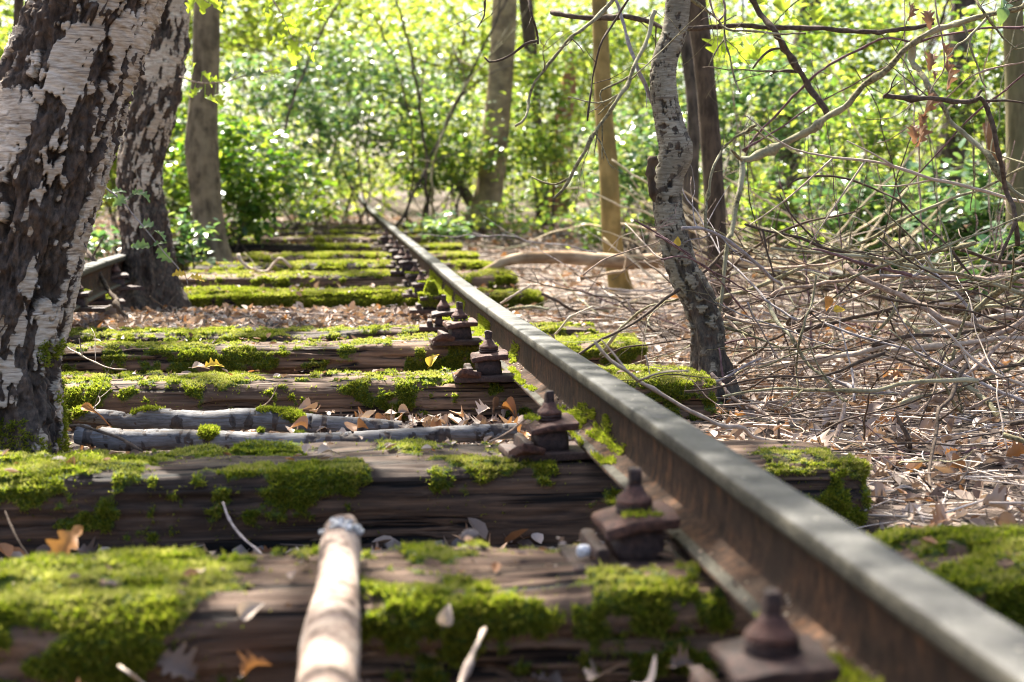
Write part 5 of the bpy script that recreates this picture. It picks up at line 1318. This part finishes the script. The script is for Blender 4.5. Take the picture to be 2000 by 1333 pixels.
# ------------------------------------------------------------------ litter and ballast
rng = np.random.default_rng(55)
def on_track_free(X, Y):
    """False where a sleeper stands"""
    k = np.ones(len(X), bool)
    for y, wd in ((1.27, .27), (1.95, .285), (2.84, .3), (4.06, .28), (4.98, .27), (5.75, .26), (7.45, .27)):
        k &= ~((np.abs(Y - y) < wd / 2 - .01) & (X > -1.5) & (X < 1.05))
    return k
def scatter_region(n, x0, x1, y0, y1, dens=None):
    X = rng.uniform(x0, x1, n); Y = rng.uniform(y0, y1, n)
    if dens is not None:
        k = rng.uniform(0, 1, n) < dens(X, Y); X, Y = X[k], Y[k]
    k = on_track_free(X, Y)
    return X[k], Y[k]
CURL = np.array([(0, 0, .0), (.2, .16, .16), (.3, .45, .24), (.18, .8, .2), (0, 1, .12), (-.18, .8, .16), (-.3, .45, .2), (-.2, .16, .12), (0, .45, 0)], float), OVAL[1]
def litter(n, box, size, lift, flat, name, label, dens=None, mat='litter'):
    X, Y = scatter_region(n, *box, dens)
    Z = gz(X, Y) + rng.uniform(0, 1, len(X)) ** 2 * lift + .004
    nz = np.array([0, 0, 1]) + rng.normal(0, flat, (len(X), 3))
    V, F = leaf_cards(np.stack([X, Y, Z], -1), size * rng.uniform(.55, 1.35, len(X)), rng, CURL, N=nz)
    o = bpy.data.objects.new(name, mesh(name, V, F, M[mat], smooth=False)); COL.objects.link(o)
    tag(o, label, 'leaf litter', kind='stuff')
near_d = lambda X, Y: np.where(X > 1.0, 1.0, .75)
litter(15000, (-2.2, 3.6, 1.0, 7.5), .042, .02, .45, 'leaf_litter', 'dry curled brown leaves covering the ground around the near sleepers', near_d)
litter(26000, (-7, 9, 7.5, 24), .06, .03, .45, 'leaf_litter', 'dry brown leaves covering the forest floor beyond the bright moss sleeper')
litter(2200, (-1.5, .5, 5.9, 7.3), .032, .02, .5, 'leaf_litter', 'small dry leaves mixed with gravel in front of the bright moss sleeper')
leaf_heap('leaf_litter', 150, (-.12, .5, 3.25, 3.88), .03, .055, .05, 'crisp oak leaves heaped by the bolts beside the birch poles', 'litter', rng)
leaf_heap('leaf_litter', 90, (-.9, .5, 1.52, 1.82), .03, .06, .05, 'pale crumpled leaves in the gap before the front sleeper', 'litter', rng, .02)
leaf_heap('leaf_litter', 60, (-1.2, .5, 2.12, 2.66), .03, .06, .03, 'crumpled leaves in the gap before the tarred sleeper', 'litter', rng)
leaf_heap('leaf_litter', 950, (1.08, 3.1, 2.4, 6.3), .03, .065, .04, 'curled oak leaves among the brushwood right of the rail', 'litter', rng)
leaf_heap('leaf_litter', 90, (-1.3, .5, 5.9, 7.25), .03, .05, .02, 'curled leaves on the gravel before the bright moss sleeper', 'litter', rng)
# tiny leaves lying on top of sleepers and rail foot
X = rng.uniform(-1.4, 1.0, 900); Y = np.concatenate([rng.normal(y, .07, 75) for y in (1.95, 2.84, 4.06, 4.98, 5.75, 7.45, 7.45, 8.45, 9.5, 10.7, 12.1, 13.5)])
zt = np.interp(Y, [1.95, 2.84, 4.06, 4.98, 5.75, 7.45, 8.45, 9.5, 10.7, 12.1, 13.5], [.158, .16, .172, .182, .16, .205, .245, .258, .275, .31, .338])
V, F = leaf_cards(np.stack([X, Y, zt + .012], -1), rng.uniform(.008, .03, 900) * (1 + .06 * (Y - 2)), rng, CURL, N=np.array([0, 0, 1]) + rng.normal(0, .35, (900, 3)))
o = bpy.data.objects.new('leaf_litter', mesh('leaf_litter', V, F, M['litter'], smooth=False)); COL.objects.link(o)
tag(o, 'little dry leaf flakes scattered on top of the mossy sleepers', 'leaf litter', kind='stuff')
# crumbs of rust and soil along the rail foot
yy = rng.uniform(1.1, 7.5, 1500); k_ = rng.uniform(0, 1, 1500) ** .8
cx_ = RAIL_X + np.interp(k_, [0, 1], [-.052, -.010]); cz_ = SL_TOP + .02 + prof(yy) + np.interp(k_, [0, .7, 1], [.0095, .018, .026])
kk = fbm(stack(yy * 4, k_, 0), 3, 71) + .3 * k_ > .12
yy, cx_, cz_ = yy[kk], cx_[kk], cz_[kk]
V = IVC[None] * rng.uniform(.6, 1.3, (len(yy), 12, 1)) * rng.uniform(.0015, .0042, len(yy))[:, None, None] + np.stack([cx_, yy, cz_], -1)[:, None]
o = bpy.data.objects.new('rust_crumbs', mesh('rust_crumbs', V.reshape(-1, 3), (IFC[None] + (np.arange(len(yy)) * 12)[:, None, None]).reshape(-1, 3), M['crumb'], smooth=False)); COL.objects.link(o)
tag(o, 'brown crumbs of rust and soil lying on the rail foot', 'debris', kind='stuff')
# straw like twig litter
bag = Bag()
def straws(n, box, L0, L1, r0, r1, lift):
    X, Y = scatter_region(n, *box)
    for x, y in zip(X, Y):
        L = rng.uniform(L0, L1); az = rng.uniform(0, pi); r = rng.uniform(r0, r1)
        u = np.array([-.5, -.17, .17, .5])
        b = rng.normal(0, .06) * L
        c = np.stack([x + u * L * cos(az) - b * (1 - 4 * u * u) * sin(az), y + u * L * sin(az) + b * (1 - 4 * u * u) * cos(az), np.zeros(4)], -1)
        c[:, 2] = gz(c[:, 0], c[:, 1], False).max() + .006 + rng.uniform(0, 1) ** 2 * lift + u * L * rng.normal(0, .08)
        v, f = tube(c, [r, r, r * .9, r * .6], 4, False)
        bag.add(v, f)
straws(1700, (1.05, 3.3, 2.6, 6.2), .06, .3, .0009, .0026, .06)
straws(1100, (-1.9, 1.1, 2.3, 8), .03, .16, .0008, .002, .02)
straws(700, (1.1, 5, 6, 13), .15, .5, .002, .006, .06)
V, F = bag.get()
n_ = NT('straw_litter')
n_.done(n_.princ(n_.ramp(n_.isl(), [(.1, (.06, .043, .034)), (.35, (.2, .15, .115)), (.6, (.4, .32, .26)), (.9, (.6, .53, .46))]), .8))
o = bpy.data.objects.new('twig_litter', mesh('twig_litter', V, F, n_.m)); COL.objects.link(o)
tag(o, 'fine straw and twig litter strewn over the ground', 'twig litter', kind='stuff')
# ballast stones
def stones(n, box, s0, s1, dens=None):
    X, Y = scatter_region(n, *box, dens)
    n = len(X)
    V = IV[None] * rng.uniform(.65, 1.3, (n, 12, 1)) * rng.uniform(.6, 1.2, (n, 1, 3))
    V = V * rng.uniform(s0, s1, n)[:, None, None] + np.stack([X, Y, gz(X, Y) + .004], -1)[:, None]
    return V.reshape(-1, 3), (IF[None] + (np.arange(n) * 12)[:, None, None]).reshape(-1, 3)
bag = Bag()
bag.add(*stones(1500, (-1.5, .5, 5.9, 7.3), .006, .017))
bag.add(*stones(900, (-1.5, .5, 2.2, 5.6), .006, .02))
bag.add(*stones(500, (-.3, .5, 1.5, 1.85), .006, .014))
V, F = bag.get()
o = bpy.data.objects.new('gravel', mesh('gravel', V, F, M['stone'], smooth=False)); COL.objects.link(o)
tag(o, 'grey ballast gravel lying between the sleepers', 'gravel', kind='stuff')
for (px, py, D, sz, lb) in ((1141, 1076, 2.02, .012, 'white pebble on the front sleeper left of the blurred bolt'), (215, 605, 6.3, .03, 'tan stone beside the foot of the leaning grey stick'), (918, 1045, 2.3, .015, 'bluish grey stone chip in the gap before the tarred sleeper')):
    c = at(px, py, D)
    k = np.random.default_rng(int(px))
    g = np.linspace(0, pi, 14); h_ = np.linspace(0, 2 * pi, 20, endpoint=False)
    U = stack(np.sin(g)[:, None] * np.cos(h_)[None], np.sin(g)[:, None] * np.sin(h_)[None], np.cos(g)[:, None])
    U = U * (1 + .28 * fbm(U * 1.4 + px, 3, int(px)))[..., None] * [1.1, .8, .9]
    bag = Bag(); bag.add(c + U * sz * .8, grid_faces(14, 20, True))
    V, F = bag.get()
    solo('stone', V, F, M['fungus'] if sz < .013 else M['stone'], lb, 'stone')
